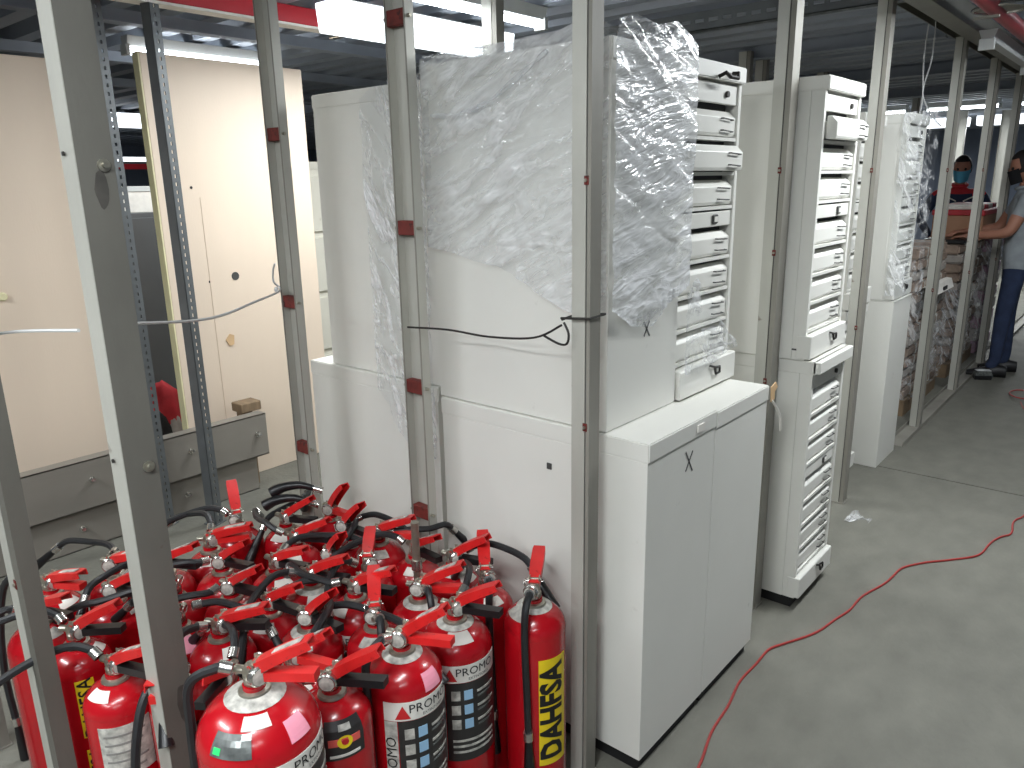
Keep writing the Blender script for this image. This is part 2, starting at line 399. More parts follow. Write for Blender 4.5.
for k, yy in enumerate((5.2, 7.0, 8.8)):
    t = thing('ceiling_joist', ['nearest', 'middle', 'farthest'][k]+' steel joist under the deck behind the aisle studs', 'joist')
    link('web', MB().box(-8, TX-0.06, yy, yy+0.012, CZ-0.07, CZ).mesh('web', M_deck), t)
    link('flange', MB().box(-8, TX-0.06, yy-0.03, yy+0.04, CZ-0.08, CZ-0.07).mesh('flange', M_deck), t)

# ------------------------------------------------------------------ steel studs
def stud(label, x, y, h, kind='box', wx=0.07, wy=0.05, clamps=(), m=None, mo=None, so=0.35, rz=0, group=None):
    """kind box: two nested C channels with a seam; open: C channel open towards -y"""
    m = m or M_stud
    t = thing('steel_stud', label, 'stud', (x, y, 0), rz, group)
    e = 0.0025
    a, b = wx/2, wy/2
    if kind == 'open':
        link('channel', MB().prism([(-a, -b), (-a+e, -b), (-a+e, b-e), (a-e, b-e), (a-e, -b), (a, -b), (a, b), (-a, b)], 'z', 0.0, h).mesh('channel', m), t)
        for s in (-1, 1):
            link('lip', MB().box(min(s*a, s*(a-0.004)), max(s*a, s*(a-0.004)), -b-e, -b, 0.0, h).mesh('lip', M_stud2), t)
    else:
        g = 0.002; c = a*so                     # seam sits right of the middle: inner channel painted in the lit tone, outer one in the shaded tone
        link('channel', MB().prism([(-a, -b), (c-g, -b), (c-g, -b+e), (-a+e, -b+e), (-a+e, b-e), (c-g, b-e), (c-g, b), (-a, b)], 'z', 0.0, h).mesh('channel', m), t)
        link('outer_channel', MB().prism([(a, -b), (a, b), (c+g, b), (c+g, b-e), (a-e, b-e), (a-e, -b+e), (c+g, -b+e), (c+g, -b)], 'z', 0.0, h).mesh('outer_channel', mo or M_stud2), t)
        link('seam', MB().box(c-g, c+g, -b+0.003, b-0.003, 0, h).mesh('seam', M_dark), t)
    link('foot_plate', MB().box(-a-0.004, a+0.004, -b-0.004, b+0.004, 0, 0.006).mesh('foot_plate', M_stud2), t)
    for z in clamps:
        c = MB()
        if kind == 'open':
            c.box(-a+e, a-e, -b+0.002, b-e, z-0.02, z+0.02)
            o = link('tie_plate', c.mesh('tie_plate', M_clamp, bevel=0.002), t)
            link('bolt', MB().cyl((-a-0.012, -b*0.4, z), (1, 0, 0), 0.005, wx+0.024, 8).mesh('bolt', M_brass), o)
        else:
            c.box(a*so-0.006, a*so+0.006, -b-0.002, -b, z-0.010, z+0.010)
            o = link('tie_plate', c.mesh('tie_plate', M_clamp), t)
            link('bolt', MB().cyl((a*so, -b-0.006, z), (0, 1, 0), 0.004, 0.004, 8).mesh('bolt', M_brass), o)
    return t
SH = 2.40
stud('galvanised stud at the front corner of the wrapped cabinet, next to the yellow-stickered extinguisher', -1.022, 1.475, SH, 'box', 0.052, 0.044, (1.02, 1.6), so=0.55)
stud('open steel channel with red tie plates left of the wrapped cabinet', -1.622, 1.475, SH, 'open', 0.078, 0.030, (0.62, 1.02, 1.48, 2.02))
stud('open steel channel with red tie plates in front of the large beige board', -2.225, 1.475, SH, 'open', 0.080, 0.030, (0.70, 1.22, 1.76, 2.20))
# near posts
t = stud('thick grey post nearest the viewer, standing at the left', -1.455, 0.580, SH, 'box', 0.062, 0.062, (), so=0.93, mo=M_stud_shade)
for z, dy in ((1.64, 0), (1.085, 0)):
    b = link('bolt', MB().cyl((0.031, 0.012, z), (1, 0, 0), 0.011, 0.004, 12).cyl((0.031, 0.012, z), (1, 0, 0), 0.005, 0.012, 10).mesh('bolt', M_brass, smooth=True), t)
for z in (1.66, 1.10):
    link('screw', MB().cyl((-0.01, -0.033, z), (0, -1, 0), 0.004, 0.003, 10).mesh('screw', M_wire), t)
M_stain = mat('grease_stain', (72, 69, 64), 0.6, 0, 0.2, 30)
for (cy, cz, ry, rz_, sd) in ((0.004, 1.60, 0.012, 0.030, 1), (0.014, 0.56, 0.015, 0.050, 2)):
    po = [(cy+ry*math.cos(a)*(1+0.35*noise.noise(Vector((math.cos(a)*1.5, math.sin(a)*1.5, sd)))), cz+rz_*math.sin(a)*(1+0.35*noise.noise(Vector((math.cos(a)*1.5, math.sin(a)*1.5, sd+5))))) for a in [2*PI*k/18 for k in range(18)]]
    link('stain', MB().prism(po, 'x', 0.0305, 0.0316).mesh('stain', M_stain), t)
stud('narrow double post at the far left edge with a red tie plate', -1.785, 0.446, SH, 'box', 0.092, 0.036, (0.78, 1.22), so=0.1, mo=M_stud_shade)
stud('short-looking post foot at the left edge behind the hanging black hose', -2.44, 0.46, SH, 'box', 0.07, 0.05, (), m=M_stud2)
# aisle row
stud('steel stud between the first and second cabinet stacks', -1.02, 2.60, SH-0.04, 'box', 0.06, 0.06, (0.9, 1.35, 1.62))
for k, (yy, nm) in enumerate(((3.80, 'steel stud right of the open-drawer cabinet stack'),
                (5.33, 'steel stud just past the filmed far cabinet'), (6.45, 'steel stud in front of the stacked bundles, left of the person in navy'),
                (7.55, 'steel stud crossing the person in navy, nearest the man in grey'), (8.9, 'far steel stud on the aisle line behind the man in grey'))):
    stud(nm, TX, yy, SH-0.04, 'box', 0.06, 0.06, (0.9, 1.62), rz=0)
# rear row seen over the cabinets
for k, (yy, nm) in enumerate(((2.62, 'rear stud seen over the wrapped cabinet next to the glaring lamp'), (5.15, 'rear stud rising behind the first cabinet stack'), (5.42, 'rear stud next to it, just right of the first stack'),
                (6.62, 'rear stud rising behind the open-drawer cabinet'), (9.6, 'rear stud above the filmed far cabinet'))):
    stud(nm, -2.3, yy, SH, 'box', 0.08, 0.05, ())
for k, (xx, yy) in enumerate(((-2.75, 11.6), (-2.3, 12.0), (-1.85, 12.4), (-1.45, 12.8), (-1.1, 13.0))):
    stud(ORD[k]+' from left of the pale posts in the far row under the lamps', xx, yy, SH, 'open', 0.12, 0.06, ())
t = thing('hanging_wire', 'thin doubled wire hanging from the ceiling above the filmed cabinet', 'wire')
link('strand', MB().tube(spline([(-1.12, 4.75, 2.41), (-1.13, 4.76, 2.2), (-1.115, 4.76, 2.0), (-1.12, 4.77, 1.93)]), 0.0035, 6).mesh('strand', M_string), t)
link('strand', MB().tube(spline([(-1.10, 4.79, 2.41), (-1.10, 4.80, 2.2), (-1.125, 4.80, 2.02), (-1.08, 4.90, 1.90), (-1.07, 5.05, 1.86)]), 0.0035, 6).mesh('strand', M_string), t)

# ------------------------------------------------------------------ cabinets
def cab_body(t, x0, x1, y0, y1, z0, z1, m, plinth=True, cap=0.05, front=False):
    """x1 is the aisle side; front=True leaves the aisle side recessed for drawers"""
    zb = z0+(0.045 if plinth else 0.0)
    fx = x1-(0.045 if front else 0.0)
    link('body', MB().box(x0, fx, y0+0.0015, y1-0.0015, zb, z1-cap).mesh('body', m, bevel=0.0012), t)
    if front:
        for ya, yb in ((y0+0.004, y0+0.022), (y1-0.022, y1-0.004)):
            link('frame_rail', MB().box(fx, x1, ya, yb, zb, z1-cap).mesh('frame_rail', m, bevel=0.001), t)
    link('top_cap', MB().box(x0-0.004, x1+(0.012 if front else 0.004), y0, y1, z1-cap, z1).mesh('top_cap', m, bevel=0.003, segs=2), t)
    if plinth:
        link('plinth', MB().box(x0+0.02, x1-0.015, y0+0.015, y1-0.015, z0, zb).mesh('plinth', M_plinth), t)
_dm = {}
def drawer(t, x, y0, y1, z0, z1, m, out=0.0, pulls=True):
    """drawer front with sloped top shoulder, dark gap strip above, two wire pulls at its far end"""
    key = (round(y1-y0, 3), round(z1-z0, 3), m.name)
    if key not in _dm:
        w_, h = y1-y0, z1-z0
        a = MB().prism([(0, 0), (0.030, 0), (0.034, h*0.12), (0.034, h*0.70), (0.014, h*0.96), (0, h*0.96)], 'y', 0.0, w_).mesh('drawer', m, bevel=0.0015)
        p = MB()
        for zz in (h*0.22, h*0.66):
            p.tube([(0.032, w_*0.70, zz), (0.043, w_*0.70, zz), (0.043, w_*0.90, zz-0.003), (0.032, w_*0.90, zz-0.003)], 0.0022, 5)
        _dm[key] = (a, p.mesh('pull', M_greymark))
    a, p = _dm[key]
    d = link('drawer', a, t, (x+out, y0, z0))
    if out > 0.02:
        link('tray', MB().box(x-0.3, x+out, y0+0.012, y1-0.012, z0+0.004, z1-0.02).mesh('tray', m), t)
    if pulls: link('pull', p, d)
    return d
def strip(t, x, y0, y1, z0, z1, m, lock='round'):
    o = link('lock_strip', MB().box(x, x+0.012, y0, y1, z0, z1).mesh('lock_strip', m, bevel=0.002), t)
    yc = y0+(y1-y0)*0.66; zc = (z0+z1)/2
    if lock == 'square':
        link('latch', MB().box(x+0.012, x+0.018, yc-0.018, yc+0.018, zc-0.014, zc+0.014).mesh('latch', M_greymark, bevel=0.003), o)
        link('latch_centre', MB().box(x+0.018, x+0.02, yc-0.01, yc+0.01, zc-0.008, zc+0.008).mesh('latch_centre', m), o)
    elif lock == 'round':
        link('lock', MB().cyl((x+0.012, yc+0.04, zc), (1, 0, 0), 0.009, 0.008, 12).mesh('lock', M_wire), o)
def drawers_set(t, x, y0, y1, z0, z1, m, ajar=None, base=True, lockmid='square', header=True, depth_lip=0.03):
    """header lock strip, three drawers, lock strip, four drawers, base block between z0 and z1"""
    H = z1-z0
    ya, yb = y0+0.024, y1-0.024
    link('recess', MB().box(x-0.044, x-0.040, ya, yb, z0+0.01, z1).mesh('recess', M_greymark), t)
    units = (0.062 if header else 0.0) + 7*0.094 + 0.05 + (0.085 if base else 0)
    k = H/units; z = z1
    if header:
        z -= 0.062*k; strip(t, x-0.018, ya, yb, z+0.006, z+0.058*k, m, 'round')
    for i in range(7):
        if i == 3:
            z -= 0.05*k; strip(t, x-0.018, ya, yb, z+0.004, z+0.046*k, m, lockmid)
        z -= 0.094*k
        link('divider', MB().box(x-0.040, x-0.002, ya, yb, z+0.002, z+0.012).mesh('divider', m), t)
        drawer(t, x-0.040, ya, yb, z+0.015*1, z+0.094*k-0.008, m, out=(ajar or {}).get(i, 0.0))
    if base:
        b = link('base_block', MB().box(x-0.03, x+depth_lip, y0+0.002, y1-0.002, z0, z-0.004).mesh('base_block', m, bevel=0.003), t)
        yc = (y0+y1)/2+0.03; zc = (z0+z)/2+0.008
        link('latch', MB().tube([(x+depth_lip, yc-0.03, zc+0.018), (x+depth_lip+0.008, yc-0.01, zc+0.012), (x+depth_lip+0.008, yc, zc-0.012), (x+depth_lip+0.006, yc+0.03, zc-0.012), (x+depth_lip+0.006, yc+0.03, zc+0.006), (x+depth_lip, yc, zc+0.006)], 0.004, 6).mesh('latch', M_wire), b)
def strokes(t, name, plane, at, polylines, r, m):
    """marker strokes as flat ribbons on a vertical plane; plane 'x' -> (y,z) coords, 'y' -> (x,z)"""
    for pl in polylines:
        mb = MB()
        for (a, b) in zip(pl[:-1], pl[1:]):
            d = Vector((b[0]-a[0], b[1]-a[1])); n = Vector((-d.y, d.x)).normalized()*r; d = d.normalized()*r*0.6
            q = [(a[0]-d.x+n.x, a[1]-d.y+n.y), (b[0]+d.x+n.x, b[1]+d.y+n.y), (b[0]+d.x-n.x, b[1]+d.y-n.y), (a[0]-d.x-n.x, a[1]-d.y-n.y)]
            if plane == 'x': mb.add([(at, p[0], p[1]) for p in q]+[(at-0.002, p[0], p[1]) for p in q], [(0, 1, 2, 3), (7, 6, 5, 4), (0, 4, 5, 1), (2, 6, 7, 3)])
            else: mb.add([(p[0], at, p[1]) for p in q]+[(p[0], at+0.002, p[1]) for p in q], [(0, 1, 2, 3), (7, 6, 5, 4), (0, 4, 5, 1), (2, 6, 7, 3)])
        link(name, mb.mesh(name, m), t)

C1Y0, C1Y1 = 1.557, 1.932
t = thing('file_cabinet', 'lower white cabinet with an X on its aisle face, left of the pair', 'cabinet')
cab_body(t, -1.61, -0.892, C1Y0, C1Y1, 0, 0.97, M_white)
strokes(t, 'pen_mark', 'x', -0.8905, [[(1.757, 0.893), (1.775, 0.865), (1.798, 0.830)], [(1.796, 0.886), (1.777, 0.862), (1.760, 0.838)]], 0.0018, M_greymark)
link('name_slot', MB().box(-0.888, -0.884, 1.81, 1.85, 0.935, 0.955).mesh('name_slot', M_paper), t)
link('scratch', MB().box(-1.205, -1.190, 1.5550, 1.5590, 0.835, 0.852).mesh('scratch', M_greymark), t)
t = thing('file_cabinet', 'lower white cabinet under the drawers, right of the X-marked pair', 'cabinet')
cab_body(t, -1.62, -0.892, 1.9325, 2.302, 0, 0.962, M_white)
t = thing('file_cabinet', 'upper white cabinet wrapped in clear film beside the front corner stud', 'cabinet')
cab_body(t, -1.625, -1.022, 1.568, 1.928, 0.972, 1.915, M_white, plinth=False)
strokes(t, 'pen_mark', 'x', -1.0205, [[(1.742, 1.235), (1.757, 1.215), (1.772, 1.194)], [(1.770, 1.233), (1.756, 1.212), (1.745, 1.196)]], 0.002, M_greymark)
strokes(t, 'pen_mark', 'y', 1.5705, [[(-1.37, 1.115), (-1.345, 1.117), (-1.32, 1.12)]], 0.002, M_greymark)
t = thing('file_cabinet', 'upper white drawer cabinet beside the film-wrapped one, second drawer ajar', 'cabinet')
cab_body(t, -1.62, -1.045, 1.948, 2.325, 0.965, 1.915, M_white, plinth=False, front=True, cap=0.045)
drawers_set(t, -1.045, 1.948, 2.325, 0.968, 1.868, M_white, ajar={1: 0.03}, depth_lip=0.028)
hk = link('hasp', MB().tube([(-1.03, 2.13, 1.875), (-1.012, 2.14, 1.885), (-1.008, 2.16, 1.875), (-1.008, 2.21, 1.875), (-1.012, 2.22, 1.89), (-1.03, 2.22, 1.89)], 0.006, 6).mesh('hasp', M_wire), t)

t = thing('file_cabinet', 'lower drawer cabinet of the second stack, close to the aisle', 'cabinet')
cab_body(t, -1.60, -0.874, 2.652, 3.012, 0, 0.972, M_white, front=True, cap=0.048)
link('lip', MB().box(-0.874, -0.848, 2.652, 3.012, 0.928, 0.972).mesh('lip', M_white, bevel=0.003), t)
drawers_set(t, -0.874, 2.652, 3.012, 0.05, 0.918, M_white, lockmid='square', depth_lip=0.018)
t = thing('file_cabinet', 'upper drawer cabinet of the second stack, its top drawer pulled open', 'cabinet')
cab_body(t, -1.60, -0.905, 2.640, 3.020, 0.974, 1.912, M_white, plinth=False, front=True, cap=0.044)
drawers_set(t, -0.905, 2.640, 3.020, 0.978, 1.864, M_white, ajar={0: 0.045}, depth_lip=0.02)
strokes(t, 'pen_mark', 'y', 2.6425, [[(-1.07, 1.80), (-1.068, 1.775)], [(-1.06, 1.80), (-1.062, 1.77)], [(-1.03, 1.035), (-1.005, 1.036)], [(-0.95, 1.01), (-0.935, 1.01)]], 0.003, M_greymark)
t = thing('file_cabinet', 'lower drawer cabinet half hidden behind the second aisle stud', 'cabinet')
cab_body(t, -1.75, -1.15, 3.87, 4.23, 0, 0.955, M_white, front=True)
drawers_set(t, -1.15, 3.87, 4.23, 0.05, 0.90, M_white, depth_lip=0.02)
t = thing('file_cabinet', 'upper drawer cabinet half hidden behind the second aisle stud', 'cabinet')
cab_body(t, -1.75, -1.15, 3.87, 4.23, 0.957, 1.88, M_white, plinth=False, front=True)
drawers_set(t, -1.15, 3.87, 4.23, 0.96, 1.82, M_white, depth_lip=0.02)
t = thing('file_cabinet', 'lower plain cabinet of the far stack by the floor joint', 'cabinet')
cab_body(t, -1.75, -1.055, 4.39, 4.76, 0, 0.945, M_white, plinth=False, cap=0.006)
t = thing('file_cabinet', 'upper drawer cabinet of the far stack, veiled by thin film', 'cabinet')
cab_body(t, -1.75, -1.075, 4.39, 4.76, 0.947, 1.90, M_white, plinth=False, front=True)
drawers_set(t, -1.075, 4.39, 4.76, 0.95, 1.845, M_white, depth_lip=0.015)
# left stack with the marker writing
t = thing('file_cabinet', 'lower pale cabinet under the one with blue marker writing', 'cabinet')
cab_body(t, -2.40, -1.72, 1.645, 2.02, 0, 0.962, M_white)
t = thing('file_cabinet', 'upper white cabinet with UTA written in blue marker', 'cabinet')
cab_body(t, -2.285, -1.70, 1.662, 2.03, 0.964, 1.895, M_white, plinth=False, cap=0.045)
U = []
bx, bz = -2.178, 1.475
U += [[(bx, bz+0.05), (bx+0.004, bz+0.01), (bx+0.016, bz), (bx+0.026, bz+0.012), (bx+0.028, bz+0.052)],
      [(bx+0.034, bz+0.05), (bx+0.066, bz+0.058)], [(bx+0.05, bz+0.054), (bx+0.05, bz+0.006)],
      [(bx+0.064, bz+0.008), (bx+0.08, bz+0.062), (bx+0.097, bz+0.014)], [(bx+0.07, bz+0.03), (bx+0.092, bz+0.034)],
      [(bx-0.004, bz-0.034), (bx+0.055, bz-0.016), (bx+0.082, bz-0.006)]]
for k, zz in enumerate((1.69, 1.60)):
    x = -2.21+k*0.02
    for j in range(4 if k == 0 else 2):
        U += [[(x+j*0.018, zz), (x+j*0.018+0.008, zz+0.022), (x+j*0.018+0.015, zz+0.004)]]
strokes(t, 'marker_writing', 'y', 1.6645, U, 0.0019, M_blueink)

# ------------------------------------------------------------------ stretch film
def nz(p, s=1.0): return noise.noise(Vector(p)*s)
def film(name, label, path, ztop, zlow, nu, nv, m, amp=0.012, off=0.008, top_in=0.25, seed=0.0, fold=(9, 6, 1.5)):
    """sheet following a plan path [(x,y)], hanging from ztop(s) down to zlow(s); folds over the top edge inward"""
    P = [Vector((p[0], p[1])) for p in path]
    seg = [(P[i+1]-P[i]).length for i in range(len(P)-1)]; Ltot = sum(seg)
    vs = []; fs = []
    def at(s):
        d = s*Ltot
        for i, l in enumerate(seg):
            if d <= l or i == len(seg)-1:
                t_ = (P[i+1]-P[i]).normalized(); return P[i]+t_*d, Vector((t_.y, -t_.x))
            d -= l
    for i in range(nu+1):
        s = i/nu; p, n = at(s)
        zl, zt = zlow(s), ztop(s)
        for j in range(nv+1):
            v = j/nv
            z = zl+(zt-zl)*v
            q = (p.x*3+seed, p.y*3, z*3)
            diag = nz((s*fold[0]+z*fold[1]+seed, z*fold[2], 3.1))          # diagonal tension folds
            fine = nz((p.x*5, p.y*5+seed, z*24+p.y*9))
            d = off+amp*(0.55*abs(diag)*1.6+0.45*abs(fine))
            if v < 0.05: d += 0.006*nz((s*30, 5, seed))
            vs.append((p.x+n.x*d, p.y+n.y*d, z+0.012*fine*(v < 0.98)))
    for i in range(nu):
        for j in range(nv):
            a = i*(nv+1)+j; fs.append((a, a+nv+1, a+nv+2, a+1))
    me = MB().add(vs, fs).mesh(name, m, smooth=False)
    for p_ in me.polygons: p_.use_smooth = True
    return me
def lerp_tab(tab):
    def f(s):
        for (a, va), (b, vb) in zip(tab[:-1], tab[1:]):
            if s <= b: return va+(vb-va)*(s-a)/(b-a)
        return tab[-1][1]
    return f
t = thing('plastic_film', 'crinkled clear stretch film wrapped round the upper corner cabinet', 'plastic film')
link('wrap', film('wrap', '', [(-1.63, 1.66), (-1.63, 1.560), (-1.016, 1.560)], lerp_tab([(0, 1.925), (0.8, 1.94), (0.93, 1.96), (1.0, 1.935)]),
     lerp_tab([(0, 1.42), (0.14, 1.425), (0.50, 1.385), (0.84, 1.275), (1, 1.29)]), 120, 90, M_film, 0.012), t)
link('wrap', film('wrap', '', [(-1.012, 1.556), (-1.010, 1.945)], lerp_tab([(0, 1.945), (0.2, 1.965), (0.45, 1.955), (0.7, 1.975), (0.9, 1.95), (1, 1.93)]),
     lerp_tab([(0, 1.29), (0.23, 1.235), (0.5, 1.225), (0.76, 1.28), (1, 1.31)]), 80, 100, M_filmS, 0.013, seed=2.0, fold=(2.5, 11, 1.0)), t)
# crumpled top sheet
vs = []; fs = []; nu, nv = 60, 40
for i in range(nu+1):
    for j in range(nv+1):
        x = -1.635+0.625*i/nu; yv = 1.557+0.385*j/nv
        edge = min(1, min(i, nu-i, j, nv-j)/4)
        vs.append((x, yv, 1.921+0.012+0.020*abs(nz((x*9, yv*9, 1)))+0.012*abs(nz((x*25, yv*25, 4)))*edge))
for i in range(nu):
    for j in range(nv):
        a = i*(nv+1)+j; fs.append((a, a+nv+1, a+nv+2, a+1))
me = MB().add(vs, fs).mesh('top_sheet', M_film)
for p_ in me.polygons: p_.use_smooth = True
link('top_sheet', me, t)
# loose tail over the lower drawers
vs = []; fs = []; nu, nv = 30, 30
for i in range(nu+1):
    for j in range(nv+1):
        u, v = i/nu, j/nv
        yv = 1.935+u*(0.05+0.27*v)
        zv = 1.315-0.26*v-0.012*math.sin(u*5)+0.02*u*v
        vs.append((-0.998+0.014*abs(nz((yv*14, zv*14, 2)))+0.012*v*u, yv, zv+0.01*nz((yv*20, zv*20, 9))))
for i in range(nu):
    for j in range(nv):
        a = i*(nv+1)+j; fs.append((a, a+nv+1, a+nv+2, a+1))
me = MB().add(vs, fs).mesh('film_tail', M_film2)
for p_ in me.polygons: p_.use_smooth = True
link('film_tail', me, t)
link('twisted_fold', MB().tube(spline([(-1.60, 1.552, 1.78), (-1.50, 1.548, 1.775), (-1.38, 1.548, 1.80), (-1.24, 1.546, 1.87), (-1.19, 1.548, 1.90)]), 0.006, 6, taper=[0.003+0.005*abs(math.sin(i*0.5)) for i in range(25)]).mesh('twisted_fold', M_film, smooth=True), t)
t = thing('plastic_film', 'strip of crinkled film hanging down the cabinet with blue writing', 'plastic film')
link('sheet', film('sheet', '', [(-2.00, 1.656), (-1.72, 1.654)], lerp_tab([(0, 1.86), (0.3, 1.90), (1, 1.91)]), lerp_tab([(0, 0.93), (0.35, 0.80), (0.7, 0.66), (1, 0.72)]), 50, 130, M_film2, 0.016, 0.018, seed=4.0), t)
t = thing('plastic_film', 'thin hazy film over the far drawer cabinet', 'plastic film')
link('sheet', film('sheet', '', [(-1.10, 4.38), (-1.030, 4.384), (-1.030, 4.80)], lerp_tab([(0, 1.90), (1, 1.93)]), lerp_tab([(0, 0.98), (1, 0.96)]), 40, 60, M_film2, 0.014, 0.006, seed=8.0), t)

# ------------------------------------------------------------------ left side: boards, beams, rack
t = thing('beige_board', 'large beige board with a round hole, leaning behind the open channel', 'board')
link('sheet', MB().box(-3.86, -3.80, 1.815, 2.71, 0.0, 2.22).mesh('sheet', M_panel, bevel=0.003), t)
link('edge_band', MB().box(-3.858, -3.802, 1.808, 1.815, 0.0, 2.22).mesh('edge_band', M_paneledge), t)
def on_board(px_y, z): return (-3.80, px_y, z)
link('hole', MB().cyl((-3.802, 2.178, 1.135), (1, 0, 0), 0.022, 0.004, 16).mesh('hole', M_greymark), t)
link('tape', MB().prism([(2.08, 0.80), (2.105, 0.83), (2.13, 0.82), (2.125, 0.77), (2.10, 0.765)], 'x', -3.80, -3.794).mesh('tape', M_orange), t)
for yy, z in ((1.99, 1.60), (2.03, 1.12)):
    link('nail_hole', MB().cyl((-3.801, yy, z), (1, 0, 0), 0.007, 0.003, 8).mesh('nail_hole', M_wire), t)
link('groove', MB().box(-3.80, -3.797, 2.03, 2.036, 0.35, 1.55).mesh('groove', M_panel), t)
t = thing('beige_board', 'plain beige board at the left edge behind the thick post', 'board')
link('sheet', MB().box(-3.86, -3.80, 0.10, 1.50, 0.0, 2.15).mesh('sheet', M_panel, bevel=0.003), t)
link('edge_band', MB().box(-3.858, -3.802, 1.50, 1.506, 0.0, 2.15).mesh('edge_band', M_paneledge), t)
link('knob', MB().lathe([(0.012, 0), (0.02, 0.012), (0.014, 0.025)], 12).xf(Matrix.Translation((-3.80, 1.075, 1.16)) @ Matrix.Rotation(PI/2, 4, 'Y')).mesh('knob', M_paneledge, smooth=True), t)
def steel_beam(label, x, z0, z1, y0, y1, bolts):
    t = thing('steel_beam', label, 'beam')
    link('web', MB().box(x-0.004, x, y0, y1, z0, z1).mesh('web', M_steel), t)
    link('flange', MB().box(x-0.07, x, y0, y1, z1-0.005, z1).mesh('flange', M_steel), t)
    link('flange', MB().box(x-0.07, x, y0, y1, z0, z0+0.005).mesh('flange', M_steel), t)
    for by, bz in bolts:
        link('bolt', MB().cyl((x, by, bz), (1, -0.2, 0.25), 0.009, 0.045, 10).cyl((x, by, bz), (1, 0, 0), 0.016, 0.006, 6).mesh('bolt', M_chrome, smooth=False), t)
steel_beam('upper grey steel beam lying on its side below the beige boards', -3.55, 0.195, 0.425, 0.0, 2.12, [(1.22, 0.33), (1.69, 0.33), (2.06, 0.32), (0.6, 0.33)])
steel_beam('lower grey steel beam lying on the floor below the beige boards', -3.585, 0.0, 0.19, 0.0, 2.06, [(1.16, 0.10), (1.66, 0.10), (0.5, 0.1)])
t = thing('wood_block', 'small brown wood block between board and steel beam', 'block')
link('block', MB().box(-3.73, -3.63, 2.03, 2.15, 0.425, 0.475).mesh('block', M_wood, bevel=0.004), t)
link('post', MB().box(-3.72, -3.66, 2.05, 2.11, 0.0, 0.425).mesh('post', M_wood), t)
def rack_post(label, x, y, h, m=None):
    t = thing('slotted_upright', label, 'upright', (x, y, 0), R_(108))
    link('angle', slotted('angle', h, 'z', 0.050, 0.050, 0.004, m or M_slot, 0.034, 0.015, False), t)
    link('foot', MB().box(-0.005, 0.07, -0.005, 0.07, 0.0, 0.005).mesh('foot', M_slot), t)
    return t
rack_post('blue-grey slotted upright standing in front of the beige board', -3.33, 1.66, 2.42)
rack_post('blue-grey slotted upright right behind the thick near post', -3.50, 1.50, 2.42)
t = thing('rack_beam', 'red rack beam with pale lower edge running under the ceiling at left', 'beam')
link('beam', MB().box(-3.40, -3.34, 0.9, 2.62, 2.350, 2.43).mesh('beam', M_redbeam, bevel=0.004), t)
link('lower_edge', MB().box(-3.41, -3.33, 0.9, 2.62, 2.338, 2.349).mesh('lower_edge', M_paper), t)
link('end_hook', MB().box(-3.42, -3.32, 2.62, 2.66, 2.32, 2.43).mesh('end_hook', M_chrome, bevel=0.004), t)
for k, (xx) in enumerate((-4.0, -5.2, -6.4)):
    t = thing('deck_rail', ['nearest', 'middle', 'farthest'][k]+' pale steel rail under the deck at the left', 'rail')
    link('web', MB().box(xx-0.02, xx+0.02, 0.4, 6.5, CZ-0.05, CZ).mesh('web', M_deck), t)
    link('flange', MB().box(xx-0.04, xx+0.04, 0.4, 6.5, CZ-0.06, CZ-0.05).mesh('flange', M_deck), t)
t = thing('metal_locker', 'plain grey metal locker seen in the gap between the beige boards', 'locker')
link('body', MB().box(-5.5, -5.0, 2.02, 2.62, 0.05, 1.45).mesh('body', mat('locker_grey', (110, 112, 114), 0.28, 0.55, 0.08, 2), bevel=0.004), t)
link('plinth', MB().box(-5.48, -5.02, 2.04, 2.60, 0.0, 0.05).mesh('plinth', M_plinth), t)
link('door', MB().box(-5.0, -4.985, 2.05, 2.59, 0.08, 1.42).mesh('door', mat('locker_grey', (0, 0, 0)), bevel=0.003), t)
t = thing('carton', 'small white box on top of the grey metal locker', 'box', (-5.22, 2.30, 1.45))
link('box', MB().box(-0.11, 0.11, -0.10, 0.12, 0, 0.16).mesh('box', M_paper, bevel=0.003), t)
link('lid', MB().box(-0.115, 0.115, -0.105, 0.125, 0.13, 0.165).mesh('lid', M_fix, bevel=0.003), t)
def blob(name, c, r, m, seed=0, amp=0.25, n=18):
    mb = MB(); vs = []; fs = []
    for i in range(n+1):
        a = PI*i/n
        for k in range(2*n):
            b = 2*PI*k/(2*n); d = Vector((math.sin(a)*math.cos(b), math.sin(a)*math.sin(b), math.cos(a)))
            q = 1+amp*noise.noise(d*1.7+Vector((seed, 0, 0)))+0.3*amp*noise.noise(d*5+Vector((0, seed, 0)))
            vs.append((c[0]+d.x*r[0]*q, c[1]+d.y*r[1]*q, max(0.0, c[2]+d.z*r[2]*q)))
    for i in range(n):
        for k in range(2*n):
            k2 = (k+1) % (2*n); fs.append((i*2*n+k, i*2*n+k2, (i+1)*2*n+k2, (i+1)*2*n+k))
    me = mb.add(vs, fs).mesh(name, m)
    for p in me.polygons: p.use_smooth = True
    return me
t = thing('cloth_bag', 'red and dark bag slumped behind the steel beam beside the board edge', 'bag', (-4.20, 1.86, 0))
link('body', blob('body', (0, 0, 0.26), (0.13, 0.13, 0.27), M_redcloth, 3), t)
link('dark_panel', blob('dark_panel', (0.06, -0.06, 0.20), (0.09, 0.09, 0.21), M_black, 5), t)
link('pale_panel', blob('pale_panel', (0.09, 0.02, 0.22), (0.06, 0.05, 0.16), M_bundle2, 8), t)
t = thing('file_cabinet', 'cream drawer cabinet glimpsed right of the large beige board', 'cabinet')
cab_body(t, -5.0, -4.35, 3.02, 3.42, 0, 1.75, M_cream, front=False)
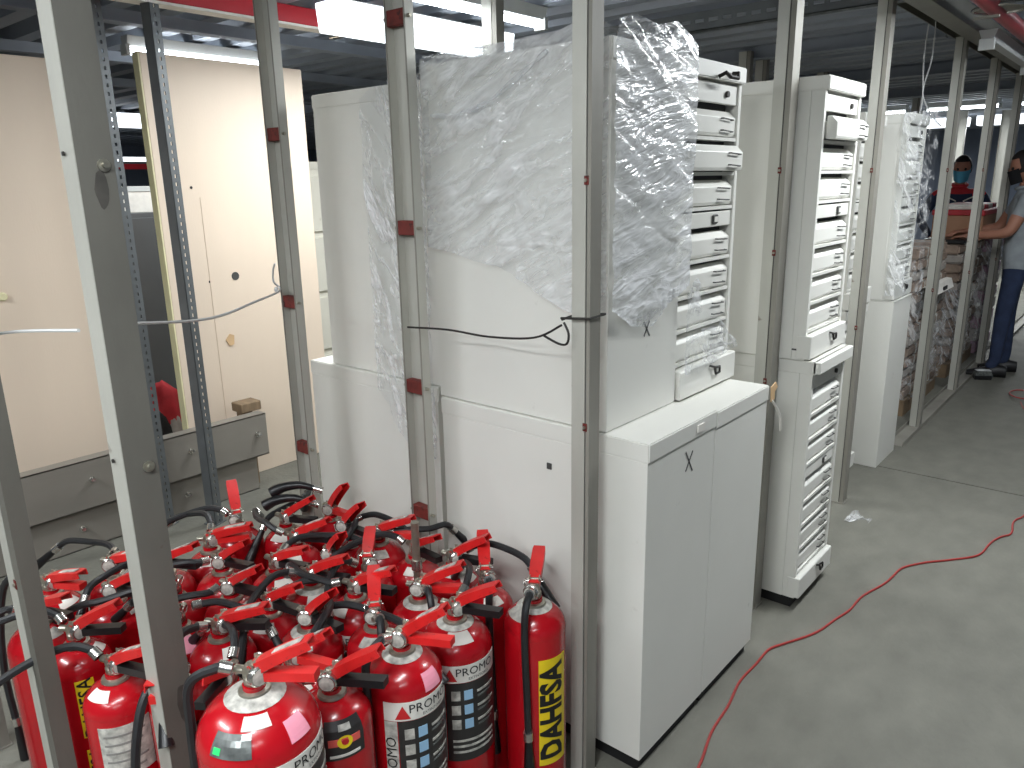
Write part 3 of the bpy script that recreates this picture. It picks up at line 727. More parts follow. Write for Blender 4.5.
for k in range(4):
    d = link('drawer', MB().box(-4.35, -4.33, 3.04, 3.40, 0.10+k*0.40, 0.46+k*0.40).mesh('drawer', M_cream, bevel=0.004), t)
    link('pull', MB().box(-4.33, -4.31, 3.16, 3.28, 0.36+k*0.40, 0.38+k*0.40).mesh('pull', M_wire), d)
# far shelving glimpsed through the gap
def shelf_rack(label, x0, x1, y0, y1, levels, items):
    t = thing('storage_rack', label, 'rack')
    for xx in (x0, x1):
        for yy in (y0, y1):
            link('upright', MB().box(xx-0.03, xx+0.03, yy-0.03, yy+0.03, 0, 2.3).mesh('upright', M_slot), t)
    for z in levels:
        link('shelf', MB().box(x0, x1, y0, y1, z-0.03, z).mesh('shelf', M_slot), t)
        link('shelf_beam', MB().box(x1-0.02, x1+0.035, y0, y1, z-0.10, z-0.031).mesh('shelf_beam', M_redbeam), t)
    return t
shelf_rack('far rack with red beams seen through the gap between the boards', -11.5, -10.7, 2.5, 6.5, (0.3, 1.0, 1.95), None)
k = 0
for z in (0.3, 1.0):
    for yy in (3.4, 4.1, 4.8, 5.5):
        b = thing('carton', ['brown', 'pale', 'grey', 'tan'][k % 4]+' box on the '+('lower' if z < 0.5 else 'upper')+' shelf of the far rack, '+['first', 'second', 'third', 'last'][k % 4]+' along it', 'box', (-11.1, yy, z))
        mm = [M_carton, M_paper, M_bundle2, M_bundle][k % 4]
        link('box', MB().box(-0.3, 0.3, -0.25, 0.25, 0, 0.42).mesh('box', mm, bevel=0.004), b)
        link('tape', MB().box(-0.302, 0.302, -0.03, 0.03, 0.418, 0.424).mesh('tape', M_cream), b)
        k += 1

# ------------------------------------------------------------------ wires and string
t = thing('string', 'white string tied across from the left edge past the thick post to the open channel', 'string')
link('strand', MB().tube(spline([(-1.975, 0.455, 1.285), (-1.75, 0.50, 1.325), (-1.50, 0.536, 1.350)]), 0.0035, 6).mesh('strand', M_string), t)
link('strand', MB().tube(spline([(-1.432, 0.60, 1.36), (-1.70, 0.90, 1.30), (-2.0, 1.20, 1.275), (-2.24, 1.44, 1.262), (-2.27, 1.438, 1.29), (-2.262, 1.436, 1.33), (-2.25, 1.437, 1.35)]), 0.0035, 6).mesh('strand', M_string), t)
link('knot', blob('knot', (-2.255, 1.436, 1.264), (0.008, 0.006, 0.009), M_string, 1, 0.4, 8), t)
t = thing('tie_wire', 'dark wire tied from the open channel to the front corner stud', 'wire')
link('strand', MB().tube(spline([(-1.61, 1.437, 1.205), (-1.45, 1.437, 1.215), (-1.30, 1.437, 1.213), (-1.15, 1.437, 1.228), (-1.066, 1.437, 1.268)]), 0.003, 6).mesh('strand', M_wire), t)
link('loop', MB().tube([(-1.070, 1.444, 1.28), (-1.070, 1.508, 1.285), (-0.99, 1.508, 1.292), (-0.99, 1.442, 1.29), (-1.070, 1.440, 1.284)], 0.003, 6).mesh('loop', M_wire), t)
link('tail', MB().tube(spline([(-1.06, 1.438, 1.275), (-1.045, 1.436, 1.25), (-1.05, 1.436, 1.225), (-1.075, 1.437, 1.222), (-1.12, 1.438, 1.236)]), 0.003, 6).mesh('tail', M_wire), t)

# ------------------------------------------------------------------ fire extinguishers
def ext_dims(R, V):
    Hd = 0.78*R; Hn = V-0.035; Hs = Hn-Hd*math.sin(1.32)
    return Hs, Hd, Hn
def surf(R, V, az, s, off):
    Hs, Hd, Hn = ext_dims(R, V)
    if s <= Hs: r, z, nr, nz_ = R, s, 1.0, 0.0
    else:
        a = min(1.3, (s-Hs)/R); r = R*math.cos(a); z = Hs+Hd*math.sin(a)
        nr, nz_ = math.cos(a)/R, math.sin(a)/Hd; l = math.hypot(nr, nz_); nr /= l; nz_ /= l
    return ((r+nr*off)*math.cos(az), (r+nr*off)*math.sin(az), z+nz_*off)
def patch(R, V, az0, az1, s0, s1, off=0.0012, nu=14, nv=6, tilt=0.0):
    mb = MB(); vs = []; fs = []
    for o in (off, 0.0002):
        for i in range(nu+1):
            for j in range(nv+1):
                u, v = i/nu, j/nv
                vs.append(surf(R, V, az0+(az1-az0)*u, s0+(s1-s0)*v+tilt*(u-0.5), o))
    q = nv+1; N = (nu+1)*q
    for i in range(nu):
        for j in range(nv): fs.append((i*q+j, (i+1)*q+j, (i+1)*q+j+1, i*q+j+1))
    rim = [i*q for i in range(nu+1)]+[nu*q+j for j in range(1, q)]+[i*q+nv for i in range(nu-1, -1, -1)]+[j for j in range(nv-1, 0, -1)]
    for a, b in zip(rim, rim[1:]+rim[:1]): fs.append((a, a+N, b+N, b))
    return mb.add(vs, fs)
def wrap_text(R, V, az, s, txt, size, vertical=False, off=0.0022, bold=0.0, sx=1.0):
    pts, f = text_pts(txt, size, bold)
    bm = bmesh.new(); bv = []
    for x, y in pts:
        x *= sx
        if vertical: x, y = -y, x            # reads bottom to top
        bv.append(bm.verts.new((x, y, 0)))
    for q in f:
        try: bm.faces.new([bv[i] for i in q])
        except ValueError: pass
    lo = min(v.co.x for v in bm.verts); hi = max(v.co.x for v in bm.verts); c = lo+0.005
    while c < hi:
        bmesh.ops.bisect_plane(bm, geom=bm.verts[:]+bm.edges[:]+bm.faces[:], plane_co=(c, 0, 0), plane_no=(1, 0, 0)); c += 0.005
    bm.verts.index_update()
    vs = [surf(R, V, az+v.co.x/R, s+v.co.y, off) for v in bm.verts]; fs = [tuple(v.index for v in q.verts) for q in bm.faces]
    bm.free()
    return MB().add(vs, fs)
def tri_wrap(R, V, az, s, w, h, off=0.0022):
    return MB().add([surf(R, V, az+dx/R, s+dy, off) for dx, dy in ((-w/2, 0), (-w/6, 0), (w/6, 0), (w/2, 0), (w*0.17, h*0.66), (0, h), (-w*0.17, h*0.66))], [(0, 1, 6), (1, 2, 4, 6), (2, 3, 4), (4, 5, 6)])
_em = {}
def body_mesh(R, V):
    key = ('b', R, V)
    if key not in _em:
        Hs, Hd, Hn = ext_dims(R, V)
        pr = [(R*0.55, 0.006), (R*0.80, 0.0), (R*0.95, 0.003), (R, 0.014), (R, 0.03), (R*0.995, 0.033), (R, 0.036), (R, Hs)]
        for k in range(1, 9):
            a = 1.32*k/8; pr.append((R*math.cos(a), Hs+Hd*math.sin(a)))
        pr += [(0.021, Hn), (0.021, Hn+0.016)]
        me = MB().lathe(pr, 32).mesh('body', M_red, smooth=True)
        col = MB().lathe([(0.028, Hn-0.004), (0.031, Hn), (0.029, Hn+0.006), (0.022, Hn+0.008)], 20).mesh('collar', M_brass, smooth=True)
        weld = MB().lathe([(R*1.0, Hs-0.004), (R*1.006, Hs-0.001), (R*1.0, Hs+0.002)], 32, cap=False).mesh('seam_ring', M_red, smooth=True)
        _em[key] = (me, col, weld)
    return _em[key]
def shared(key, fn):
    if key not in _em: _em[key] = fn()
    return _em[key]
def lever_mesh(L=0.138, wd=0.034):
    mb = MB()
    # inverted U channel, slightly bowed, rounded far end
    n = 10; e = 0.003; vs = []
    for i in range(n+1):
        u = i/n; x = -0.012+L*u; z = 0.003*math.sin(u*PI)
        ww = wd/2*(0.80+0.20*min(1, u*2.2))*(1.0 if u < 0.93 else 0.88)
        d = 0.024*(1-0.30*u)
        vs += [(x, -ww, z-d), (x, -ww, z), (x, ww, z), (x, ww, z-d), (x, ww-e, z-d), (x, ww-e, z-e), (x, -ww+e, z-e), (x, -ww+e, z-d)]
    fs = []
    for i in range(n):
        for k in range(8):
            k2 = (k+1) % 8; fs.append((i*8+k, i*8+k2, (i+1)*8+k2, (i+1)*8+k))
    fs += [tuple(range(8)), tuple(n*8+k for k in range(8))]
    return mb.add(vs, fs).mesh('squeeze_lever', M_lever)
def valve_mesh():
    mb = MB().lathe([(0.017, -0.020), (0.020, -0.016), (0.020, 0.0), (0.015, 0.004), (0.015, 0.030), (0.012, 0.034)], 14)
    mb.box(-0.016, 0.030, -0.012, 0.012, 0.004, 0.028)
    mb.box(0.0, 0.020, -0.015, -0.012, 0.0, 0.05); mb.box(0.0, 0.020, 0.012, 0.015, 0.0, 0.05)
    mb.cyl((-0.016, 0, 0.014), (-1, 0, 0), 0.010, 0.022, 10)
    mb.cyl((0.010, -0.019, 0.042), (0, 1, 0), 0.004, 0.038, 8)
    return mb.mesh('valve', M_brass, smooth=True, bevel=0.0)
def handle_mesh(hm_):
    mb = MB(); n = 8; vs = []; fs = []
    for i in range(n+1):
        u = i/n; x = 0.012+0.115*u; z = 0.004+0.012*u; ww = 0.012
        vs += [(x, -ww, z-0.006), (x, -ww, z+0.012), (x, ww, z+0.012), (x, ww, z-0.006)]
    for i in range(n):
        for k in range(4): k2 = (k+1) % 4; fs.append((i*4+k, i*4+k2, (i+1)*4+k2, (i+1)*4+k))
    fs += [(0, 1, 2, 3), tuple(n*4+k for k in range(4))]
    return mb.add(vs, fs).mesh('carry_handle', hm_)
def gauge_meshes():
    a = MB().lathe([(0.019, 0.0), (0.021, 0.004), (0.021, 0.012), (0.018, 0.015)], 18).xf(Matrix.Rotation(-PI/2, 4, 'X')).mesh('gauge', M_chrome, smooth=True)
    b = MB().lathe([(0.016, 0.0151), (0.016, 0.0156)], 18).xf(Matrix.Rotation(-PI/2, 4, 'X')).mesh('dial', M_tag, smooth=True)
    return a, b
def hose_meshes(kind, R, V, seed=0):
    """local -x is the outlet direction; returns hose, ferrule, nozzle meshes"""
    rnd = random.Random(seed); r = 0.0095
    if kind == 'down':
        pts = [(-0.036, 0, V+0.014), (-0.060, 0, V+0.018), (-R*0.75-0.03, 0.004, V-0.012), (-R-0.012, 0.006, V-0.10), (-R-0.013, 0.002, V-0.25), (-R-0.012, 0.0, V-0.36)]
        path = spline(pts, 7)
    elif kind == 'loop':     # swings out and hangs to the floor side
        pts = [(-0.036, 0, V+0.014), (-0.07, 0.0, V+0.03), (-R-0.05, 0.02, V-0.01), (-R-0.09, 0.03, V-0.14), (-R-0.10, 0.02, V-0.30), (-R-0.09, 0.01, V-0.44)]
        path = spline(pts, 7)
    else:                    # lies over the neighbours' shoulders
        b = rnd.uniform(0.3, 0.9)*(1 if rnd.random() < 0.5 else -1); h = rnd.uniform(0.012, 0.045)
        pts = [(-0.036, 0, V+0.014), (-0.06, 0.0, V+h*0.7), (-0.10, 0.03*b, V+h), (-0.15, 0.10*b, V+h*0.7), (-0.185, 0.19*b, V+0.012), (-0.20, 0.24*b, V-0.012)]
        path = spline(pts, 6)
    d = (Vector(path[-1])-Vector(path[-3])).normalized(); e = Vector(path[-1])
    hose = MB().tube(path, r, 8).mesh('hose', M_black, smooth=True)
    d0 = (Vector(path[1])-Vector(path[0])).normalized()
    fer = (MB().cyl(Vector(path[0]), d0, 0.0125, 0.022, 10).mesh('ferrule', M_chrome, smooth=True), MB().cyl(e-d*0.012, d, 0.0125, 0.024, 10).mesh('ferrule', M_chrome, smooth=True))
    q0 = e+d*0.010
    noz = MB().tube([q0, q0+d*0.05, q0+d*0.11], 0.01, 10, taper=[0.009, 0.0125, 0.016]).mesh('nozzle', M_blackp, smooth=True)
    return hose, fer, noz
EXT = [
# key, x, y, valve z, R, lever az, lever tilt, hose kind, hose az offset from camera-facing, gauge
("dah", -1.085, 1.345, 0.60, 0.080, 122, 14, 'down', -12), ("promB", -1.190, 1.165, 0.60, 0.089, 15, 30, 'over', 150),
("promF", -1.173, 0.978, 0.62, 0.089, 20, 35, 'down', -50), ("upr", -1.252, 1.345, 0.58, 0.075, 135, 24, 'down', 8),
("dec", -1.198, 0.802, 0.60, 0.080, 25, 32, 'down', -75), ("big", -1.160, 0.612, 0.735, 0.112, 30, 28, 'down', -105),
("vert", -1.342, 1.041, 0.58, 0.075, 140, 18, 'down', 10), ("r9", -1.400, 1.372, 0.58, 0.080, 10, 32, 'over', 100),
("r10", -1.690, 1.345, 0.58, 0.080, 15, 22, 'over', 60), ("mid11", -1.492, 1.097, 0.58, 0.080, 15, 24, 'over', -100),
("r12", -1.848, 1.337, 0.56, 0.075, 355, 40, 'over', 90), ("r13", -1.590, 1.219, 0.56, 0.075, 135, 12, 'over', -60),
("a", -2.157, 1.15, 0.56, 0.075, 155, 32, 'over', -130), ("c", -2.044, 1.252, 0.56, 0.075, 15, 32, 'over', 130),
("d", -2.005, 1.401, 0.55, 0.075, 355, 45, 'over', -100), ("e", -1.899, 1.191, 0.56, 0.080, 20, 25, 'over', -110),
("f", -1.937, 0.968, 0.56, 0.080, 10, 32, 'over', -70), ("g", -2.087, 1.014, 0.56, 0.075, 40, 12, 'over', 170),
("h", -2.059, 0.859, 0.56, 0.080, 20, 25, 'over', -90), ("i", -1.653, 1.073, 0.57, 0.080, 15, 25, 'over', -80),
("j", -1.743, 1.203, 0.55, 0.075, 345, 40, 'over', 120), ("k", -1.603, 0.776, 0.58, 0.080, 30, 18, 'over', -60),
("l", -1.468, 0.935, 0.58, 0.080, 0, 40, 'over', 100), ("m", -2.195, 0.605, 0.56, 0.080, 20, 14, 'loop', -120),
("n", -2.172, 0.762, 0.56, 0.075, 20, 14, 'over', 170), ("o", -1.870, 0.548, 0.57, 0.072, 35, 28, 'over', -150),
("q", -1.760, 0.748, 0.56, 0.080, 305, 20, 'over', 90), ("r", -1.674, 0.555, 0.56, 0.075, 15, 25, 'over', -135),
("ll", -2.045, 0.525, 0.57, 0.080, 15, 22, 'loop', -80), ("s", -1.546, 0.637, 0.56, 0.066, 315, 12, 'loop', -30),
("t", -1.784, 0.908, 0.56, 0.080, 10, 30, 'over', -60), ("u", -1.632, 0.930, 0.56, 0.075, 5, 28, 'over', 110),
("v", -1.352, 1.199, 0.58, 0.080, 25, 28, 'down', 20), ("w", -1.552, 1.366, 0.56, 0.075, 350, 28, 'over', -120),
("y", -2.021, 0.701, 0.56, 0.080, 15, 26, 'over', 120), ("z", -1.359, 0.815, 0.58, 0.080, 10, 34, 'over', 120),
("aa", -1.438, 0.702, 0.56, 0.060, 305, 24, 'over', 160), ("bb", -1.811, 1.063, 0.56, 0.075, 10, 22, 'over', 140),
("cc", -1.908, 0.812, 0.56, 0.075, 305, 20, 'over', -50),
]
ELAB = {
 'dah': 'slim red fire extinguisher with a yellow DAHFSA sticker next to the corner stud',
 'promB': 'red fire extinguisher with dark label and white PROMO band, just left of the yellow-stickered one',
 'promF': 'front red fire extinguisher with white PROMO band and a pink price sticker',
 'upr': 'fire extinguisher whose red lever stands upright against the white cabinet',
 'dec': 'fire extinguisher with a small dark decal and round emblem, right of the biggest one',
 'big': 'biggest red fire extinguisher in the foreground with a pink sticker on its dome',
 'vert': 'fire extinguisher with an upright red lever behind the round-emblem one',
 'a': 'fire extinguisher with an upright red lever at the far left back of the pile',
 'd': 'rearmost fire extinguisher, at the foot of the channel by the beige board',
 'o': 'fire extinguisher with a yellow sticker between the two left posts',
 'q': 'fire extinguisher with a pink paper tag right of the thick post',
 'r': 'fire extinguisher with white paper label just left of the thick post',
 'll': 'leftmost fire extinguisher behind the narrow double post',
 's': 'fire extinguisher with a dark emblem label half hidden by the thick post',
}
rest = [e for e in EXT if e[0] not in ELAB]
rest.sort(key=lambda e: -e[1]*fw.x*-1+e[2]*fw.y)
rest.sort(key=lambda e: e[1]*fw.x+e[2]*fw.y)
rows = [rest[i:i+7] for i in range(0, len(rest), 7)]
for ri, row in enumerate(rows):
    row.sort(key=lambda e: (e[1]*rt.x+e[2]*rt.y)/(e[1]*fw.x+e[2]*fw.y))
    for ci, e in enumerate(row):
        ELAB[e[0]] = 'plain red fire extinguisher inside the pile, '+ORD[ci]+' from left in its '+['frontmost', 'second', 'third', 'fourth', 'fifth'][ri]+' packed row'
for idx, (key, x, y, V, R, laz, tilt, hk, haz) in enumerate(EXT):
    t = thing('fire_extinguisher', ELAB[key], 'extinguisher', (x, y, 0), 0, 'fire extinguishers in the cage')
    Hs, Hd, Hn = ext_dims(R, V)
    cam_az = math.atan2(-y, -x)
    bme, col, weld = body_mesh(R, V)
    bo = link('body', bme, t)
    link('seam_ring', weld, bo)
    link('collar', col, bo)
    if key in ('big', 'promF', 'promB', 'dah', 'l', 'i', 'v', 'r9'):
        link('paper_collar', shared(('pc', R, V), lambda: MB().lathe([(0.046 if R < 0.1 else 0.056, Hs+Hd*math.sqrt(max(0, 1-((0.046 if R < 0.1 else 0.056)/R)**2))+0.002), (0.040, Hs+Hd*math.sqrt(1-(0.040/R)**2)+0.0025), (0.030, Hs+Hd*math.sqrt(1-(0.030/R)**2)+0.003)], 24, cap=False)  .mesh('paper_collar', M_tag, smooth=True)), bo)
    la = R_(laz)
    vo = link('valve', shared('valve', valve_mesh), t, (0, 0, V-0.004), (0, 0, la))
    vo.scale = (0.92, 0.92, 0.76)
    link('carry_handle', shared(('handle', idx % 3), lambda: handle_mesh(M_lever if idx % 3 == 2 else M_blackp)), t, (0, 0, V-0.006), (0, 0, la))
    lv = link('squeeze_lever', shared('lever', lever_mesh), t, (0.008*math.cos(la), 0.008*math.sin(la), V+0.028), (0, -R_(tilt), la))
    if idx % 3 != 1 and not 100 < laz < 200:
        link('lever_tag', shared('levertag', lambda: MB().box(0.045, 0.110, -0.008, 0.008, 0.0022, 0.0042).mesh('lever_tag', M_tag)), lv)
    ga, gb = shared('gauge', gauge_meshes)
    side = cam_az+R_(25 if idx % 2 else -20)
    go = link('gauge', ga, t, (0.014*math.cos(side), 0.014*math.sin(side), V+0.006), (0, 0, side-PI/2))
    link('dial', gb, go)
    link('pull_pin', shared('pin', lambda: MB().tube([(0.012*math.cos(a), 0.026, 0.012*math.sin(a)) for a in [2*PI*k/14 for k in range(15)]], 0.0016, 6).cyl((0.012, 0.026, 0), (0, -1, 0), 0.002, 0.05, 6).mesh('pull_pin', M_chrome)), vo, (0.004, 0, 0.03))
    hm, fm, nm = shared(('hose', hk, R, V, idx if hk == 'over' else 0), lambda: hose_meshes(hk, R, V, idx))
    ha = cam_az+R_(haz)-PI
    ho = link('hose', hm, t, (0, 0, 0), (0, 0, ha))
    link('ferrule', fm[0], ho); link('ferrule', fm[1], ho); link('nozzle', nm, ho)
    # white collar tag on the shoulder
    ta = cam_az+R_((idx*67) % 120-60)
    if key not in ('big', 'promF', 'dec'): link('shoulder_tag', patch(R, V, ta-0.5, ta+0.5, Hs+R*0.62, Hs+R*1.02, 0.0015, 8, 4).mesh('shoulder_tag', M_paper if idx % 2 else M_tag), bo)
    if key in ('promB', 'promF', 'big', 'mid11', 'l', 'v'):
        c = cam_az+R_({'promB': 18, 'promF': 25, 'big': 40}.get(key, 0))
        w_ = 1.05
        lb = link('label', patch(R, V, c-w_*0.62, c+w_, Hs-0.27, Hs-0.052, 0.0012, 24, 4).mesh('label', M_labeld), t)
        hb = link('label_header', patch(R, V, c-w_*0.95, c+w_, Hs-0.050, Hs-0.004, 0.0012, 24, 3).mesh('label_header', M_paper), t)
        link('label_strip', patch(R, V, c-w_*0.95, c-w_*0.64, Hs-0.27, Hs-0.052, 0.0012, 8, 4).mesh('label_strip', M_tag), t)
        link('lettering', wrap_text(R, V, c+0.22, Hs-0.022, 'PROMO', 0.030, False, 0.0024, 0.0).mesh('lettering', M_ink), hb)
        link('small_lettering', wrap_text(R, V, c+0.30, Hs-0.041, 'EXTINTORES', 0.010, False, 0.0024).mesh('small_lettering', M_ink), hb)
        link('triangle_logo', tri_wrap(R, V, c-0.52, Hs-0.045, 0.034, 0.034).mesh('triangle_logo', M_labelr), hb)
        link('lettering', wrap_text(R, V, c-w_*0.795, Hs-0.15, 'PROMO', 0.034, True, 0.0024, 0.0).mesh('lettering', M_ink), t)
        for rr in range(3):
            for cc in range(2):
                a0 = c-0.50+cc*0.34; s0 = Hs-0.098-rr*0.040
                link('pictogram', patch(R, V, a0, a0+0.24, s0, s0+0.026, 0.0022, 4, 2).mesh('pictogram', M_tag if cc == 0 else M_labelb), lb)
            link('print_line', patch(R, V, c+0.22, c+0.85, Hs-0.085-rr*0.040, Hs-0.079-rr*0.040, 0.0022, 8, 1).mesh('print_line', M_tag), lb)
            link('print_line', patch(R, V, c+0.22, c+0.75, Hs-0.098-rr*0.040, Hs-0.093-rr*0.040, 0.0022, 8, 1).mesh('print_line', M_labelg), lb)
        for rr in range(3):
            link('print_line', patch(R, V, c-0.5, c+0.8, Hs-0.215-rr*0.016, Hs-0.209-rr*0.016, 0.0022, 10, 1).mesh('print_line', M_tag), lb)
    if key == 'dah':
        c = cam_az+R_(36)
        lb = link('label', patch(R, V, c-0.52, c+0.52, Hs-0.365, Hs-0.055, 0.0012, 16, 12).mesh('label', M_yellow), t)
        link('lettering', wrap_text(R, V, c-0.04, Hs-0.21, 'DAHFSA', 0.086, True, 0.0022, 0.040, 0.86).mesh('lettering', M_ink), lb)
    if key == 'o':
        for q in (0, 1):
            c = cam_az+R_(0)
            lb = link('label', patch(R, V, c-0.28, c+0.28, Hs-0.16-q*0.19, Hs-0.005-q*0.19, 0.0012, 8, 8).mesh('label', M_yellow), t)
            link('lettering', wrap_text(R, V, c, Hs-0.08-q*0.19, 'DAHFSA', 0.042, True, 0.0022, 0.015).mesh('lettering', M_ink), lb)
    if key == 'r':
        lb = link('label', patch(R, V, cam_az-0.75, cam_az+0.75, Hs-0.15, Hs-0.02, 0.0012, 18, 4).mesh('label', M_tag), t)
        for rr in range(5):
            link('print_line', patch(R, V, cam_az-0.6, cam_az+0.55-0.1*(rr % 3), Hs-0.045-rr*0.022, Hs-0.040-rr*0.022, 0.0022, 12, 1).mesh('print_line', mat('grey_print', (132, 130, 126), 0.7)), lb)
    if key in ('dec', 's', 'll', 'k', 'z'):
        c = cam_az+R_({'dec': 12, 's': -5, 'll': 25}.get(key, 10)); top = Hs+(0.052 if key == 'dec' else -0.02)
        lb = link('label', patch(R, V, c-0.55, c+0.55, top-0.095, top, 0.0012, 14, 4).mesh('label', M_labeld), t)
        link('emblem_band', patch(R, V, c-0.42, c+0.42, top-0.062, top-0.044, 0.0022, 12, 1).mesh('emblem_band', mat('emblem_red', (226, 96, 86), 0.5)), lb)
        disc = []
        for k in range(16):
            a = 2*PI*k/16; disc.append(surf(R, V, c+0.016*math.cos(a)/R, top-0.053+0.016*math.sin(a), 0.0030))
        link('emblem_disc', MB().add(disc, [tuple(range(16))]).mesh('emblem_disc', M_yellow), lb)
        disc = [surf(R, V, c+0.007*math.cos(2*PI*k/12)/R, top-0.053+0.007*math.sin(2*PI*k/12), 0.0036) for k in range(12)]
        link('emblem_centre', MB().add(disc, [tuple(range(12))]).mesh('emblem_centre', M_labelr), lb)
        link('print_line', patch(R, V, c-0.4, c+0.4, top-0.089, top-0.083, 0.0022, 8, 1).mesh('print_line', M_paper), lb)
        link('print_block', patch(R, V, c-0.14, c+0.2, top-0.026, top-0.010, 0.0022, 6, 1).mesh('print_block', M_tag), lb)
    if key in ('promF', 'big', 'q'):
        c = cam_az+R_({'promF': 46, 'big': 40, 'q': 10}[key]); s0 = Hs+{'promF': 0.008, 'big': 0.030, 'q': 0.03}[key]
        hw = 0.024/R
        link('price_sticker', patch(R, V, c-hw, c+hw, s0, s0+0.05, 0.0018, 6, 4).mesh('price_sticker', M_pink), t)
    if key == 'big':
        c = cam_az+R_(-28)
        lb = link('hologram_label', patch(R, V, c-0.42, c+0.32, Hs+0.030, Hs+0.080, 0.0018, 8, 4).mesh('hologram_label', M_labelg), t)
        link('hologram_spot', patch(R, V, c-0.36, c-0.22, Hs+0.036, Hs+0.050, 0.0028, 4, 2).mesh('hologram_spot', mat('green_foil', (60, 220, 120), 0.2)), lb)
        link('shoulder_note', patch(R, V, c+0.10, c+0.75, Hs+0.084, Hs+0.112, 0.0018, 8, 4).mesh('shoulder_note', M_paper), t)
# loose black horn lying on the pile at the back
t = thing('horn_nozzle', 'pair of black discharge horns resting on the rear of the pile', 'nozzle', (-2.02, 1.30, 0.0))
for k, (dy, dz) in enumerate(((0.0, 0.0), (-0.03, -0.035))):
    a = MB().tube(spline([(0.02, dy+0.04, 0.645+dz), (-0.01, dy+0.01, 0.658+dz), (-0.045, dy-0.03, 0.655+dz), (-0.07, dy-0.06, 0.638+dz)], 5), 0.012, 10, taper=[0.009+0.0007*i for i in range(16)]).mesh('horn', M_blackp, smooth=True)
    o = link('horn', a, t)
    link('ferrule', MB().cyl((0.02, dy+0.04, 0.645+dz), (0.7, 0.6, -0.3), 0.012, 0.03, 10).mesh('ferrule', M_chrome, smooth=True), o)
t = thing('spray_lance', 'straight bare metal discharge tube standing up from the pile by the cabinet', 'tube', (-1.455, 1.285, 0.0))
link('tube', MB().tube([(0, 0, 0.40), (0.0, 0.0, 0.60), (0.004, -0.004, 0.705)], 0.011, 10).mesh('tube', M_brass, smooth=True), t)
link('coupling', MB().cyl((0, 0, 0.56), (0, 0, 1), 0.015, 0.03, 10).mesh('coupling', M_chrome, smooth=True), t)

# ------------------------------------------------------------------ orange cord, scraps
t = thing('extension_cord', 'thin red-orange extension cord snaking along the aisle floor', 'cord')
cp = [(-0.70, 1.35), (-0.74, 1.52), (-0.778, 1.684), (-0.805, 1.832), (-0.833, 2.03), (-0.844, 2.179), (-0.842, 2.327), (-0.809, 2.41), (-0.775, 2.492), (-0.735, 2.605), (-0.709, 2.745), (-0.699, 2.87), (-0.672, 2.997), (-0.644, 3.15), (-0.626, 3.261), (-0.572, 3.359), (-0.494, 3.443), (-0.418, 3.548), (-0.395, 3.684), (-0.366, 3.819), (-0.338, 3.892), (-0.34, 4.052), (-0.319, 4.168), (-0.32, 4.45), (-0.36, 4.8), (-0.40, 5.3), (-0.5, 5.9), (-0.62, 6.35)]
cs = spline([(a*1.0, b*1.0, 0.0042) for a, b in cp], 6)
cs = [Vector((p.x+0.004*math.sin(p.y*23), p.y, p.z)) for p in cs]
link('cable', MB().tube(cs, 0.0042, 6).mesh('cable', M_cord, smooth=True), t)
coil = [(-0.66+0.10*math.cos(a)*(1-0.03*a)+0.012*a, 6.55+0.16*math.sin(a)*(1-0.03*a), 0.006+0.004*a*0.6) for a in [0.35*k for k in range(45)]]
link('coil', MB().tube(coil, 0.0055, 6).mesh('coil', M_cord, smooth=True), t)
t = thing('power_tool', 'small grey and black power tool lying by the floor track', 'tool', (-0.955, 6.95, 0), R_(30)); t.scale = (0.55, 0.55, 0.7)
link('housing', MB().prism([(-0.11, 0.0), (0.11, 0.0), (0.12, 0.05), (0.08, 0.10), (-0.09, 0.10), (-0.12, 0.06)], 'y', -0.06, 0.06).mesh('housing', M_labelg, bevel=0.008, segs=2), t)
link('grip', MB().box(-0.13, 0.10, -0.075, -0.055, 0.0, 0.05).mesh('grip', M_blackp, bevel=0.006), t)
link('plate', MB().box(-0.10, 0.09, -0.05, 0.05, 0.10, 0.106).mesh('plate', M_fix), t)
t = thing('plastic_scrap', 'crumpled scrap of clear plastic on the aisle floor', 'scrap', (-0.95, 3.64, 0))
vs = []; fs = []
for i in range(13):
    for j in range(7):
        u, v = i/12, j/6
        vs.append((0.10*u-0.02, 0.16*(v-0.5)*(0.5+0.5*math.sin(u*5+1)), 0.004+0.018*abs(nz((u*4, v*4, 7)))))
for i in range(12):
    for j in range(6): a = i*7+j; fs.append((a, a+7, a+8, a+1))
link('sheet', MB().add(vs, fs).mesh('sheet', M_film), t)
t = thing('tape_strip', 'torn orange tape and pale ribbon hanging off the cabinet corner', 'tape', (-0.884, 2.306, 0.0))
link('tape', MB().prism([(0.0, 0.955), (0.035, 0.965), (0.05, 0.945), (0.028, 0.935), (0.03, 0.91), (0.005, 0.905)], 'x', -0.002, 0.002).mesh('tape', M_orange), t)
link('ribbon', MB().tube(spline([(0, 0.01, 0.91), (0.005, 0.04, 0.88), (0.01, 0.07, 0.84), (0.008, 0.085, 0.79)]), 0.004, 5).mesh('ribbon', M_paper), t)

